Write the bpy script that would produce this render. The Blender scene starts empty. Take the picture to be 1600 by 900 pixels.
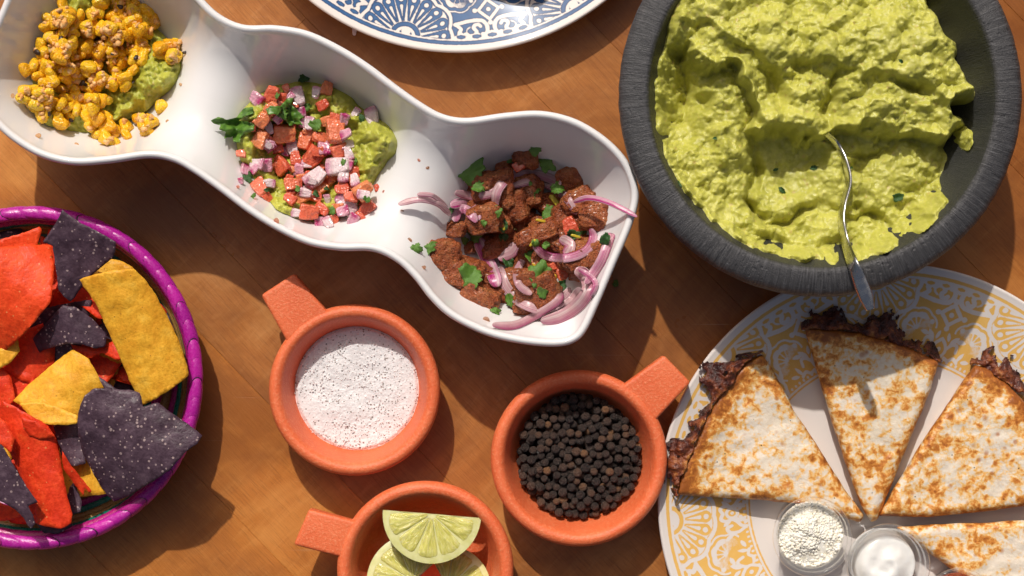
import bpy, bmesh, math, random
import numpy as np
from mathutils import Vector, Matrix, Euler
from mathutils.bvhtree import BVHTree
from mathutils.geometry import delaunay_2d_cdt

# ---------------------------------------------------------------- camera, world, sun, exposure
SC = bpy.context.scene
COL = SC.collection
rng = np.random.default_rng(7)
random.seed(7)
S = 2700.0          # photo pixels per metre on the table top
CH = 1.10           # camera height above the table

cam_data = bpy.data.cameras.new('camera')
cam_data.sensor_width = 36.0
cam_data.lens = 36.0 * CH * S / 1600.0
cam_data.clip_start = 0.02
cam_data.clip_end = 50.0
cam = bpy.data.objects.new('camera', cam_data)
cam.location = (0, 0, CH)
COL.objects.link(cam)
SC.camera = cam

SUN_EL = math.radians(47.0)
TRAVEL = (0.235, -0.972)        # horizontal direction the sunlight travels
world = bpy.data.worlds.new('World')
SC.world = world
world.use_nodes = True
wn = world.node_tree.nodes
sky = wn.new('ShaderNodeTexSky')
sky.sky_type = 'NISHITA'
sky.sun_disc = False
sky.sun_elevation = SUN_EL
sky.sun_rotation = math.atan2(-TRAVEL[0], -TRAVEL[1])
sky.dust_density = 8.0
sky.air_density = 0.7
sky.ozone_density = 0.4
bg = wn['Background']
bg.inputs['Strength'].default_value = 0.060
world.node_tree.links.new(sky.outputs[0], bg.inputs['Color'])

sun_data = bpy.data.lights.new('sun', 'SUN')
sun_data.energy = 2.85
sun_data.angle = math.radians(0.9)
sun_data.color = (1.0, 0.95, 0.88)
sun = bpy.data.objects.new('sun', sun_data)
sun.location = (-0.4, 1.0, 1.5)
d = Vector((TRAVEL[0] * math.cos(SUN_EL), TRAVEL[1] * math.cos(SUN_EL), -math.sin(SUN_EL)))
sun.rotation_euler = d.to_track_quat('-Z', 'Y').to_euler()
COL.objects.link(sun)

SC.view_settings.view_transform = 'Standard'
SC.view_settings.look = 'None'
SC.view_settings.gamma = 1.0
SC.view_settings.exposure = 0.0
SC.view_settings.use_curve_mapping = False

# ---------------------------------------------------------------- helpers
def P(px, py, z=0.0):
    """point of the table-top world seen at photo pixel (px, py) when it lies at height z"""
    k = (1.0 - z / CH) / S
    return ((px - 800.0) * k, -(py - 450.0) * k, z)

def PA(a, z):
    """vectorised P: a (n,2) pixels, z (n,) heights"""
    k = (1.0 - z / CH) / S
    return np.stack([(a[:, 0] - 800.0) * k, -(a[:, 1] - 450.0) * k, z], 1)

def LZ(px, z=0.0):
    return px * (1.0 - z / CH) / S

def _hash(ix, iy, iz, seed):
    h = (ix * 374761393 + iy * 668265263 + iz * 2147483647 + seed * 974634777) & 0xFFFFFFFF
    h = ((h ^ (h >> 13)) * 1274126177) & 0xFFFFFFFF
    h = (h ^ (h >> 16)) & 0xFFFFFFFF
    return h.astype(np.float64) / 4294967295.0 * 2 - 1

def noise3(p, seed=0):
    p = np.asarray(p, float)
    f = np.floor(p).astype(np.int64)
    t = p - f
    t = t * t * t * (t * (t * 6 - 15) + 10)
    out = 0
    for dx in (0, 1):
        wx = t[:, 0] if dx else 1 - t[:, 0]
        for dy in (0, 1):
            wy = t[:, 1] if dy else 1 - t[:, 1]
            for dz in (0, 1):
                wz = t[:, 2] if dz else 1 - t[:, 2]
                out = out + wx * wy * wz * _hash(f[:, 0] + dx, f[:, 1] + dy, f[:, 2] + dz, seed)
    return out

def fbm(p, octaves=3, seed=0, gain=0.5, mode=None):
    p = np.asarray(p, float)
    if p.shape[1] == 2:
        p = np.concatenate([p, np.zeros((len(p), 1))], 1)
    a, s, tot = 1.0, 0.0, 0.0
    for o in range(octaves):
        n = noise3(p * (2.03 ** o) + 17.3 * o, seed + o)
        if mode == 'billow':
            n = np.abs(n) * 2 - 0.6
        elif mode == 'ridge':
            n = 0.7 - np.abs(n) * 2
        s = s + a * n
        tot += a
        a *= gain
    return s / tot

def worley(p, seed=0):
    """distance to the nearest jittered cell point (2-D), for lumps"""
    p = np.asarray(p, float)
    f = np.floor(p).astype(np.int64)
    best = np.full(len(p), 9.0)
    for dx in (-1, 0, 1):
        for dy in (-1, 0, 1):
            cx, cy = f[:, 0] + dx, f[:, 1] + dy
            z = np.zeros_like(cx)
            jx = cx + 0.5 + 0.45 * _hash(cx, cy, z, seed)
            jy = cy + 0.5 + 0.45 * _hash(cx, cy, z + 1, seed)
            best = np.minimum(best, np.hypot(p[:, 0] - jx, p[:, 1] - jy))
    return best

def sstep(a, b, x):
    t = np.clip((x - a) / (b - a), 0, 1)
    return t * t * (3 - 2 * t)

# ---- mesh objects
WORLD = {}
def make_mesh(name, verts, faces, mat, smooth=True, attrs=None):
    me = bpy.data.meshes.new(name)
    verts = np.asarray(verts, float)
    if isinstance(faces, np.ndarray):
        k = faces.shape[1]
        me.vertices.add(len(verts))
        me.vertices.foreach_set('co', verts.astype(np.float32).ravel())
        me.loops.add(faces.size)
        me.loops.foreach_set('vertex_index', faces.astype(np.int32).ravel())
        me.polygons.add(len(faces))
        me.polygons.foreach_set('loop_start', np.arange(0, faces.size, k, dtype=np.int32))
        me.update(calc_edges=True)
    else:
        me.from_pydata([tuple(v) for v in verts], [], [tuple(int(i) for i in f) for f in faces])
    me.polygons.foreach_set('use_smooth', [bool(smooth)] * len(me.polygons))
    for k, v in (attrs or {}).items():
        at = me.attributes.new(k, 'FLOAT', 'POINT')
        at.data.foreach_set('value', np.asarray(v, np.float32))
    if mat is not None:
        me.materials.append(mat)
    me.update()
    return me

def link(name, me, parent=None, loc=(0, 0, 0), rot=(0, 0, 0), scale=(1, 1, 1)):
    o = bpy.data.objects.new(name, me)
    o.location = loc
    o.rotation_euler = rot
    o.scale = scale
    COL.objects.link(o)
    if parent is not None:
        o.parent = parent
    return o

def tag(o, label=None, cat=None, group=None, kind=None):
    if label: o['label'] = label
    if cat: o['category'] = cat
    if group: o['group'] = group
    if kind: o['kind'] = kind
    return o

def thing(name, loc, label, cat, group=None, rotz=0.0):
    o = link(name, None, None, loc, (0, 0, rotz))
    o.empty_display_size = 0.01
    return tag(o, label, cat, group)

def add(name, verts, faces, mat, parent=None, smooth=True, attrs=None):
    """verts in world space; a top-level object gets its origin at the base, a child shares its parent's"""
    verts = np.asarray(verts, float)
    if parent is not None:
        org = np.array(parent.location)
        if parent.parent is not None:
            org = org + np.array(parent.parent.location)
    else:
        lo, hi = verts.min(0), verts.max(0)
        org = np.array([(lo[0] + hi[0]) / 2, (lo[1] + hi[1]) / 2, lo[2]])
    me = make_mesh(name, verts - org, faces, mat, smooth, attrs)
    return link(name, me, parent, (0, 0, 0) if parent is not None else tuple(org))

def grid_faces(nu, nv, close_u=False, off=0):
    """(nu x nv) grid, index = i*nv + j"""
    iu = np.arange(nu if close_u else nu - 1)
    jv = np.arange(nv - 1)
    I, J = np.meshgrid(iu, jv, indexing='ij')
    I2 = (I + 1) % nu
    f = np.stack([I * nv + J, I2 * nv + J, I2 * nv + J + 1, I * nv + J + 1], -1).reshape(-1, 4)
    return f + off

def lathe(profile, seg, center=(0, 0, 0), smooth_pts=0):
    pr = np.array(profile, float)
    if smooth_pts:
        pr = spline(pr, smooth_pts, closed=False)
    a = np.linspace(0, 2 * math.pi, seg, endpoint=False)
    V = np.stack([np.outer(np.cos(a), pr[:, 0]), np.outer(np.sin(a), pr[:, 0]),
                  np.tile(pr[:, 1], (seg, 1))], -1).reshape(-1, 3)
    return V + np.array(center), grid_faces(seg, len(pr), True)

def spline(pts, per, closed=True):
    """Catmull-Rom through the points"""
    pts = np.asarray(pts, float)
    n = len(pts)
    out = []
    for i in range(n if closed else n - 1):
        if closed:
            p0, p1, p2, p3 = pts[(i - 1) % n], pts[i], pts[(i + 1) % n], pts[(i + 2) % n]
        else:
            p0, p1, p2, p3 = pts[max(i - 1, 0)], pts[i], pts[i + 1], pts[min(i + 2, n - 1)]
        t = np.linspace(0, 1, per, endpoint=False)[:, None]
        out.append(0.5 * ((2 * p1) + (-p0 + p2) * t + (2 * p0 - 5 * p1 + 4 * p2 - p3) * t ** 2
                          + (-p0 + 3 * p1 - 3 * p2 + p3) * t ** 3))
    if not closed:
        out.append(pts[-1:])
    return np.concatenate(out)

def resample(pts, step, closed=True):
    pts = np.asarray(pts, float)
    q = np.concatenate([pts, pts[:1]]) if closed else pts
    seg = np.hypot(*np.diff(q, axis=0).T) if q.shape[1] == 2 else np.linalg.norm(np.diff(q, axis=0), axis=1)
    L = np.concatenate([[0], np.cumsum(seg)])
    n = max(3, int(round(L[-1] / step)))
    t = np.linspace(0, L[-1], n, endpoint=not closed)
    return np.stack([np.interp(t, L, q[:, k]) for k in range(q.shape[1])], 1)

def seg_dist(p, a, b):
    ab = b - a
    t = np.clip(((p - a) @ ab) / max(ab @ ab, 1e-12), 0, 1)
    return np.linalg.norm(p - (a + t[:, None] * ab), axis=1)

def poly_dist(p, poly, closed=True):
    dmin = np.full(len(p), 1e9)
    n = len(poly)
    for i in range(n if closed else n - 1):
        dmin = np.minimum(dmin, seg_dist(p, poly[i], poly[(i + 1) % n]))
    return dmin

def inside(p, poly):
    x, y = p[:, 0], p[:, 1]
    c = np.zeros(len(p), bool)
    n = len(poly)
    j = n - 1
    for i in range(n):
        xi, yi = poly[i]
        xj, yj = poly[j]
        if yi != yj:
            m = ((yi > y) != (yj > y)) & (x < (xj - xi) * (y - yi) / (yj - yi) + xi)
            c ^= m
        j = i
    return c

def fill(poly, step, jitter=0.25, seed=0):
    """triangulated interior of a pixel outline -> (n,2) points, triangles"""
    r = np.random.default_rng(seed)
    lo, hi = poly.min(0), poly.max(0)
    gx = np.arange(lo[0], hi[0], step)
    gy = np.arange(lo[1], hi[1], step * 0.87)
    G = np.array([(x + (step / 2 if k % 2 else 0), y) for k, y in enumerate(gy) for x in gx])
    G = G + r.uniform(-jitter, jitter, G.shape) * step
    G = G[inside(G, poly)]
    if len(G):
        G = G[poly_dist(G, poly) > step * 0.45]
    n = len(poly)
    pts = np.concatenate([poly, G]) if len(G) else poly
    vs, es, fs, *_ = delaunay_2d_cdt([Vector((float(a), float(b))) for a, b in pts],
                                     [(i, (i + 1) % n) for i in range(n)], [list(range(n))], 1, 1e-5)
    return np.array([(v.x, v.y) for v in vs]), [tuple(f) for f in fs]

def slab(p2, tris, ztop, zbot):
    """closed body between two height fields over the same pixel triangulation"""
    top, bot = PA(p2, ztop), PA(p2, zbot)
    n = len(p2)
    A = [Vector((p[0], p[1])) for p in top[:, :2]]
    cnt = {}
    T = []
    for t in tris:
        a, b, c = t[:3]
        area = (A[b] - A[a]).cross(A[c] - A[a])
        if area < 0:
            a, b, c = a, c, b
        T.append((a, b, c))
        for e in ((a, b), (b, c), (c, a)):
            cnt[e] = cnt.get(e, 0) + 1
    F = list(T) + [(a + n, c + n, b + n) for a, b, c in T]
    for (a, b) in cnt:
        if (b, a) not in cnt:
            F.append((a, a + n, b + n, b))
    return np.concatenate([top, bot]), F

def ragged(poly, amp, scale, seed=0, step=4.0, smooth=False):
    p = np.asarray(poly, float)
    if smooth:
        p = spline(p, 8)
    p = resample(p, step)
    q = np.concatenate([p / scale, np.full((len(p), 1), seed * 3.7)], 1)
    return p + amp * np.stack([fbm(q, 3, seed + 1), fbm(q + 9.1, 3, seed + 2)], 1)

# ---- procedural materials
class Mat:
    def __init__(s, name):
        s.m = bpy.data.materials.new(name)
        s.m.use_nodes = True
        s.t = s.m.node_tree
        s.n = s.t.nodes
        s.b = s.n['Principled BSDF']
        s.tc = None
    def L(s, a, b):
        s.t.links.new(a, b)
    def set(s, inp, v):
        i = s.b.inputs[inp]
        if hasattr(v, 'is_output'):
            s.L(v, i)
        else:
            i.default_value = (*v, 1) if isinstance(v, (tuple, list)) and len(v) == 3 and i.type == 'RGBA' else v
        return s
    def co(s, kind='Object'):
        if s.tc is None:
            s.tc = s.n.new('ShaderNodeTexCoord')
        return s.tc.outputs[kind]
    def geo(s):
        return s.n.new('ShaderNodeNewGeometry').outputs['Position']
    def mapping(s, vec, scale=(1, 1, 1), rot=(0, 0, 0), loc=(0, 0, 0)):
        k = s.n.new('ShaderNodeMapping')
        s.L(vec, k.inputs['Vector'])
        k.inputs['Scale'].default_value = scale
        k.inputs['Rotation'].default_value = rot
        k.inputs['Location'].default_value = loc
        return k.outputs[0]
    def noise(s, scale, detail=3, rough=0.55, vec=None, dist=0.0, out='Fac'):
        k = s.n.new('ShaderNodeTexNoise')
        s.L(vec if vec is not None else s.co(), k.inputs['Vector'])
        k.inputs['Scale'].default_value = scale
        k.inputs['Detail'].default_value = detail
        k.inputs['Roughness'].default_value = rough
        k.inputs['Distortion'].default_value = dist
        return k.outputs[out]
    def voronoi(s, scale, vec=None, feature='F1', out='Distance', rand=1.0):
        k = s.n.new('ShaderNodeTexVoronoi')
        k.feature = feature
        s.L(vec if vec is not None else s.co(), k.inputs['Vector'])
        k.inputs['Scale'].default_value = scale
        k.inputs['Randomness'].default_value = rand
        return k.outputs[out]
    def ramp(s, fac, stops, interp='LINEAR'):
        k = s.n.new('ShaderNodeValToRGB')
        k.color_ramp.interpolation = interp
        e = k.color_ramp.elements
        while len(e) < len(stops):
            e.new(0.5)
        for i, (p, c) in enumerate(stops):
            e[i].position = p
            e[i].color = (c, c, c, 1) if isinstance(c, (int, float)) else (*c, 1)
        s.L(fac, k.inputs[0])
        return k.outputs[0]
    def mix(s, fac, a, b, mode='MIX'):
        k = s.n.new('ShaderNodeMix')
        k.data_type = 'RGBA'
        k.blend_type = mode
        for inp, v in ((0, fac), (6, a), (7, b)):
            if hasattr(v, 'is_output'):
                s.L(v, k.inputs[inp])
            else:
                k.inputs[inp].default_value = v if not isinstance(v, tuple) else (*v, 1)
        return k.outputs[2]
    def math(s, op, a, b=None, c=None):
        k = s.n.new('ShaderNodeMath')
        k.operation = op
        for i, v in enumerate((a, b, c)):
            if v is None:
                continue
            if hasattr(v, 'is_output'):
                s.L(v, k.inputs[i])
            else:
                k.inputs[i].default_value = v
        return k.outputs[0]
    def attr(s, name):
        k = s.n.new('ShaderNodeAttribute')
        k.attribute_name = name
        return k.outputs['Fac']
    def rand(s):
        return s.n.new('ShaderNodeObjectInfo').outputs['Random']
    def bump(s, h, dist, strength=1.0):
        k = s.n.new('ShaderNodeBump')
        s.L(h, k.inputs['Height'])
        k.inputs['Distance'].default_value = dist
        k.inputs['Strength'].default_value = strength
        if s.b.inputs['Normal'].is_linked:
            s.L(s.b.inputs['Normal'].links[0].from_socket, k.inputs['Normal'])
        s.L(k.outputs[0], s.b.inputs['Normal'])
        return s
    def polar(s, ka, kr, kz=1.0):
        """object coordinates as (angle*ka, radius*kr, z*kz)"""
        x = s.n.new('ShaderNodeSeparateXYZ')
        s.L(s.co(), x.inputs[0])
        a = s.math('ARCTAN2', x.outputs[1], x.outputs[0])
        r = s.math('SQRT', s.math('ADD', s.math('MULTIPLY', x.outputs[0], x.outputs[0]),
                                  s.math('MULTIPLY', x.outputs[1], x.outputs[1])))
        c = s.n.new('ShaderNodeCombineXYZ')
        s.L(s.math('MULTIPLY', a, ka), c.inputs[0])
        s.L(s.math('MULTIPLY', r, kr), c.inputs[1])
        s.L(s.math('MULTIPLY', x.outputs[2], kz), c.inputs[2])
        return c.outputs[0]
    def sss(s, w, radius, scale=0.002):
        s.set('Subsurface Weight', w)
        s.b.inputs['Subsurface Radius'].default_value = radius
        s.b.inputs['Subsurface Scale'].default_value = scale
        return s

# ---------------------------------------------------------------- table top: butcher-block staves
def wood_material():
    m = Mat('oiled_wood')
    r = m.rand()
    off = m.n.new('ShaderNodeCombineXYZ')
    m.L(m.math('MULTIPLY', r, 37.0), off.inputs[0])
    m.L(m.math('MULTIPLY', r, 91.0), off.inputs[1])
    va = m.n.new('ShaderNodeVectorMath')
    m.L(m.co(), va.inputs[0])
    m.L(off.outputs[0], va.inputs[1])
    v = va.outputs[0]
    long_ = m.mapping(v, (16, 150, 80))
    grain = m.noise(1.0, 6, 0.62, long_, 0.6)
    fine = m.noise(1.0, 4, 0.7, m.mapping(v, (70, 950, 300)))
    cloud = m.noise(13, 4, 0.55, v, 0.6)
    figure = m.noise(1.0, 3, 0.6, m.mapping(v, (220, 40, 40), (0, 0, 0.35)), 0.8)
    c = m.ramp(grain, [(0.25, (0.36, 0.132, 0.030)), (0.5, (0.445, 0.175, 0.042)), (0.75, (0.52, 0.225, 0.060))])
    c = m.mix(m.ramp(cloud, [(0.35, 0.0), (0.7, 0.7)]), c, (0.37, 0.128, 0.026))
    c = m.mix(m.ramp(figure, [(0.5, 0.0), (0.8, 0.45)]), c, (0.58, 0.28, 0.092))
    c = m.mix(m.ramp(fine, [(0.36, 0.45), (0.5, 0.0)]), c, (0.22, 0.080, 0.022))
    flecks = m.noise(1.0, 2, 0.6, m.mapping(v, (25, 420, 200), (0, 0, 0.05)))
    c = m.mix(m.ramp(flecks, [(0.24, 0.6), (0.34, 0.0)]), c, (0.15, 0.055, 0.016))
    wear = m.noise(7, 5, 0.6, m.geo(), 1.2)
    c = m.mix(m.ramp(wear, [(0.38, 0.75), (0.53, 0.0)]), c, (0.21, 0.072, 0.018))
    c = m.mix(m.ramp(wear, [(0.54, 0.0), (0.68, 0.65)]), c, (0.62, 0.30, 0.095))
    oc = m.n.new('ShaderNodeObjectInfo').outputs['Color']
    c = m.mix(1.0, c, oc, 'MULTIPLY')
    hair = m.noise(1.0, 2, 0.5, m.mapping(m.geo(), (9, 700, 1), (0, 0, -0.25)), 0.2)
    hmask = m.ramp(m.noise(11, 2, 0.5, m.geo()), [(0.5, 0.0), (0.62, 1.0)])
    c = m.mix(m.math('MULTIPLY', m.ramp(hair, [(0.70, 0.0), (0.76, 0.5)]), hmask), c, (0.62, 0.42, 0.27))
    m.set('Base Color', c)
    sc = m.noise(1.0, 2, 0.5, m.mapping(m.geo(), (35, 900, 1), (0, 0, 0.5)))
    rough = m.ramp(m.noise(22, 4, 0.6, v), [(0.3, 0.26), (0.7, 0.44)])
    m.set('Roughness', rough)
    m.set('Specular IOR Level', 0.42)
    m.bump(fine, 0.00025, 0.5)
    m.bump(grain, 0.0006, 0.35)
    m.bump(m.ramp(sc, [(0.22, 0.0), (0.3, 1.0)]), 0.00012, 0.35)
    return m.m

def build_table():
    root = tag(link('table_top', None), kind='structure')
    wm = wood_material()
    ang = math.radians(-46.0)              # staves run down-right in the picture
    r = random.Random(3)
    # rows across the stave direction; a seam through the two seams the photo shows clearly
    ca, sa = math.cos(ang), math.sin(ang)
    vB = -sa * P(816, 126)[0] + ca * P(816, 126)[1]
    vA = -sa * P(341, 779)[0] + ca * P(341, 779)[1]
    rows = [vA]
    w = [1.0, 0.75, 1.2, 0.95, 1.1]
    w = [x / sum(w) * (vB - vA) for x in w]
    for x in w:
        rows.append(rows[-1] + x)
    while rows[-1] < 0.62:
        rows.append(rows[-1] + r.uniform(0.045, 0.075))
    while rows[0] > -0.62:
        rows.insert(0, rows[0] - r.uniform(0.045, 0.075))
    T = 0.03
    for a, b in zip(rows[:-1], rows[1:]):
        u = -0.66 + r.uniform(-0.2, 0.0)
        while u < 0.66:
            l = r.uniform(0.55, 1.1)
            hx, hy = l / 2 - 0.00003, (b - a) / 2 - 0.00003
            e = 0.00018
            z0 = r.uniform(-0.00012, 0.0)
            V = [(-hx, -hy, -T), (hx, -hy, -T), (hx, hy, -T), (-hx, hy, -T),
                 (-hx, -hy, z0 - e), (hx, -hy, z0 - e), (hx, hy, z0 - e), (-hx, hy, z0 - e),
                 (-hx + e, -hy + e, z0), (hx - e, -hy + e, z0), (hx - e, hy - e, z0), (-hx + e, hy - e, z0)]
            F = [(3, 2, 1, 0), (8, 9, 10, 11)]
            for k in range(4):
                j = (k + 1) % 4
                F += [(k, j, j + 4, k + 4), (k + 4, j + 4, j + 8, k + 8)]
            me = make_mesh('plank', V, F, wm, False)
            uc, vc = u + l / 2, (a + b) / 2
            o = link('plank', me, root, (uc * ca - vc * sa, uc * sa + vc * ca, 0), (0, 0, ang))
            # staves from different boards: honey-coloured ones lower left, reddish dark ones at the right
            g = r.uniform(0.93, 1.06)
            tone = ((1.20, 1.12, 0.92) if vc < vA + 0.07 else (0.98, 0.95, 0.96) if vc < vB + 0.06 else (0.84, 0.72, 0.56))
            o.color = (tone[0] * g, tone[1] * g, tone[2] * g, 1)
            u += l
build_table()

# ---------------------------------------------------------------- patterned plates
def sd_line(U, V, pts):
    p = np.stack([U.ravel(), V.ravel()], 1)
    return poly_dist(p, np.asarray(pts, float), False).reshape(U.shape)

def plate_sdf(phi, r):
    """print of one 45-degree sector; phi (radians) from the sector's middle, r in photo pixels (rim = 372).
    Negative = inked."""
    PH, RR = np.meshgrid(np.abs(phi), r, indexing='ij')
    K = 310.0
    U, V = PH * K, RR
    half = math.radians(22.5)
    # sun rosette sits on the rim line at the sector's edge
    sx = (half - PH) * RR
    sy = 356.0 - RR
    rho = np.hypot(sx, sy)
    th = np.arctan2(sy, sx)                   # 0 along the rim .. pi/2 inwards
    scal = 73 + 5.5 * np.abs(np.cos(th * 4.5 + 0.1))
    W = rho - scal
    stepa = math.radians(20)
    k = np.round((th - math.radians(10)) / stepa)
    ta = th - (k * stepa + math.radians(10))
    ax, ay = rho * np.cos(ta), np.abs(rho * np.sin(ta))
    hw = np.interp(ax, [26, 58, 61], [1.8, 9.2, 9.2])
    petal = np.where(ax < 60, np.maximum(ay - hw, 26 - ax), np.hypot(ax - 60, ay) - 9.4)
    bar = np.where(ax < 50, np.maximum(ay - np.interp(ax, [26, 50], [0.0, 3.0]), 29 - ax), np.hypot(ax - 50, ay) - 3.1)
    dot = np.hypot(ax - 60.5, ay) - 4.3
    petal = np.maximum(petal, -np.minimum(bar, dot))
    arc = np.abs(rho - 20.5) - 3.2
    cres = np.maximum(np.hypot(sx, sy - 3.5) - 9.5, -(np.hypot(sx, sy - 9.0) - 8.0))
    cres = np.maximum(cres, -(sy - 0.5))
    D = np.minimum(np.minimum(petal, arc), cres)
    line2 = np.abs(rho - (scal - 7.0)) - 0.9     # thin inner outline of the scallops
    D = np.minimum(D, np.where(rho > 66, line2 + 0.2, 9))
    # zigzag along the rim
    per = 22.0
    tri = np.abs(((U / per + 0.5) % 1.0) - 0.5) * 2
    zz = 347 - 9 * (1 - tri)
    W = np.minimum(W, zz - RR)
    tin = np.maximum(np.abs(RR - 347) - 2.4 * (1 - tri) * 1.3, tri * 9 - 4.5)
    D = np.minimum(D, np.where((RR > 342) & (rho > scal), tin, 9))
    # acanthus leaf pair, traced from the plate: crop coordinates -> polar about the plate
    def tr(pts):
        o = []
        for x, y in pts:
            px, py = 720 + x / 6.15, y / 6.15
            o.append((( math.atan2(px - 715, py + 290) - math.radians(8.6)) * K, math.hypot(px - 715, py + 290)))
        return np.array(o)
    s1 = spline(tr([(372, 292), (345, 302), (318, 270), (312, 215), (340, 165), (400, 142), (480, 128), (602, 124)]), 4, False)
    s2 = spline(tr([(602, 124), (575, 158), (560, 188), (590, 218), (565, 250), (525, 246), (500, 274), (450, 276), (422, 250), (440, 215), (425, 186), (385, 190), (372, 212)]), 4, False)
    s3 = spline(tr([(470, 190), (505, 205), (520, 235)]), 3, False)
    leaf = np.minimum(sd_line(U, V, s1) - 3.6, np.minimum(sd_line(U, V, s2) - 3.3, sd_line(U, V, s3) - 1.6))
    W = np.minimum(W, leaf)
    W = np.minimum(W, np.hypot(U, V - 346.5 + 2) - 4.2)
    # diamond with knobs
    dd = (np.abs(U) + np.abs(V - 305)) / 1.414
    box = np.abs(dd - 11.5) - 3.0
    W = np.minimum(W, box)
    W = np.minimum(W, np.hypot(U, V - 305) - 4.2)
    for (a, b) in ((0, 327), (0, 283), (22, 305)):
        W = np.minimum(W, np.hypot(U - a, V - b) - 4.4)
    W = np.minimum(W, np.hypot(U - 27, V - 288) - 4.0)
    # lotus fan beside the rosette
    lx, ly = U - 56, V - 283
    ca, sa = math.cos(0.5), math.sin(0.5)
    lx, ly = lx * ca - ly * sa, lx * sa + ly * ca
    lr, la = np.hypot(lx, ly + 12), np.arctan2(lx, ly + 12)
    out = 26 + 2.5 * np.abs(np.cos(la * 4))
    fan = np.maximum(lr - out, np.abs(la) - 1.5)
    W = np.minimum(W, fan)
    kk = np.round(la / 0.5)
    lt = la - kk * 0.5
    pet = np.maximum(np.abs(lr * np.sin(lt)) - np.interp(lr, [7, 18], [0.6, 3.4]), np.maximum(7 - lr, lr - 19))
    pet = np.maximum(pet, np.abs(la) - 1.25)
    D = np.minimum(D, pet)
    # inner row: ring, curls and leaves above each rosette, tulip at the middle
    iu = (half - PH) * K
    W = np.minimum(W, np.abs(np.hypot(iu, V - 253) - 9) - 2.7)
    W = np.minimum(W, np.hypot(iu, V - 253) - 3)
    for pts in ([(0, 268), (9, 272), (14, 264), (12, 254), (18, 246), (27, 240), (30, 232)],
                [(30, 232), (38, 246), (36, 260), (27, 264), (24, 256)],
                [(8, 240), (15, 236), (20, 230)]):
        W = np.minimum(W, sd_line(iu, V, spline(np.array(pts, float), 4, False)) - 3.0)
    for pts in ([(0, 266), (9, 258), (13, 247), (6, 236), (0, 232)],
                [(13, 252), (22, 262), (30, 262), (33, 252)], [(16, 238), (26, 236), (34, 242), (44, 238)]):
        W = np.minimum(W, sd_line(U, V, spline(np.array(pts, float), 4, False)) - 2.8)
    W = np.minimum(W, np.hypot(U, V - 249) - 4)
    # more white linework: lotus outline, filled leaflets, a row of beads along the inner line
    W = np.minimum(W, np.where(np.abs(la) < 1.9, np.abs(lr - (out + 6.5)) - 1.7, 9))
    def leaflet(cu, cv, a, L, w, base):
        x, y = base - cu, V - cv
        x, y = x * math.cos(a) + y * math.sin(a), -x * math.sin(a) + y * math.cos(a)
        return np.maximum(np.abs(y) - w * (1 - (x / L) ** 2), np.abs(x) - L)
    for cu, cv, a, L, w in ((22, 268, 0.9, 11, 4.2), (34, 270, 0.2, 9, 3.6), (10, 271, 1.9, 8, 3.2), (45, 248, 1.2, 10, 3.4), (58, 244, 0.3, 9, 3.4)):
        W = np.minimum(W, leaflet(cu, cv, a, L, w, U))
    for cu, cv, a, L, w in ((17, 262, 0.9, 10, 3.8), (14, 243, -0.8, 8, 3.0), (44, 262, 1.0, 11, 3.6)):
        W = np.minimum(W, leaflet(cu, cv, a, L, w, iu))
    bead = ((U / 10.5) % 1.0 - 0.5) * 10.5
    W = np.minimum(W, np.hypot(bead, V - 233) - 2.6)
    ink = np.minimum(-W, D)
    ink = np.maximum(ink, 229 - RR)             # band limits
    ink = np.maximum(ink, RR - 350)
    ink = np.minimum(ink, np.abs(RR - 356.5) - 2.6)   # rim line
    ink = np.minimum(ink, np.abs(RR - 224) - 1.4)     # inner line
    return ink

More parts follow.
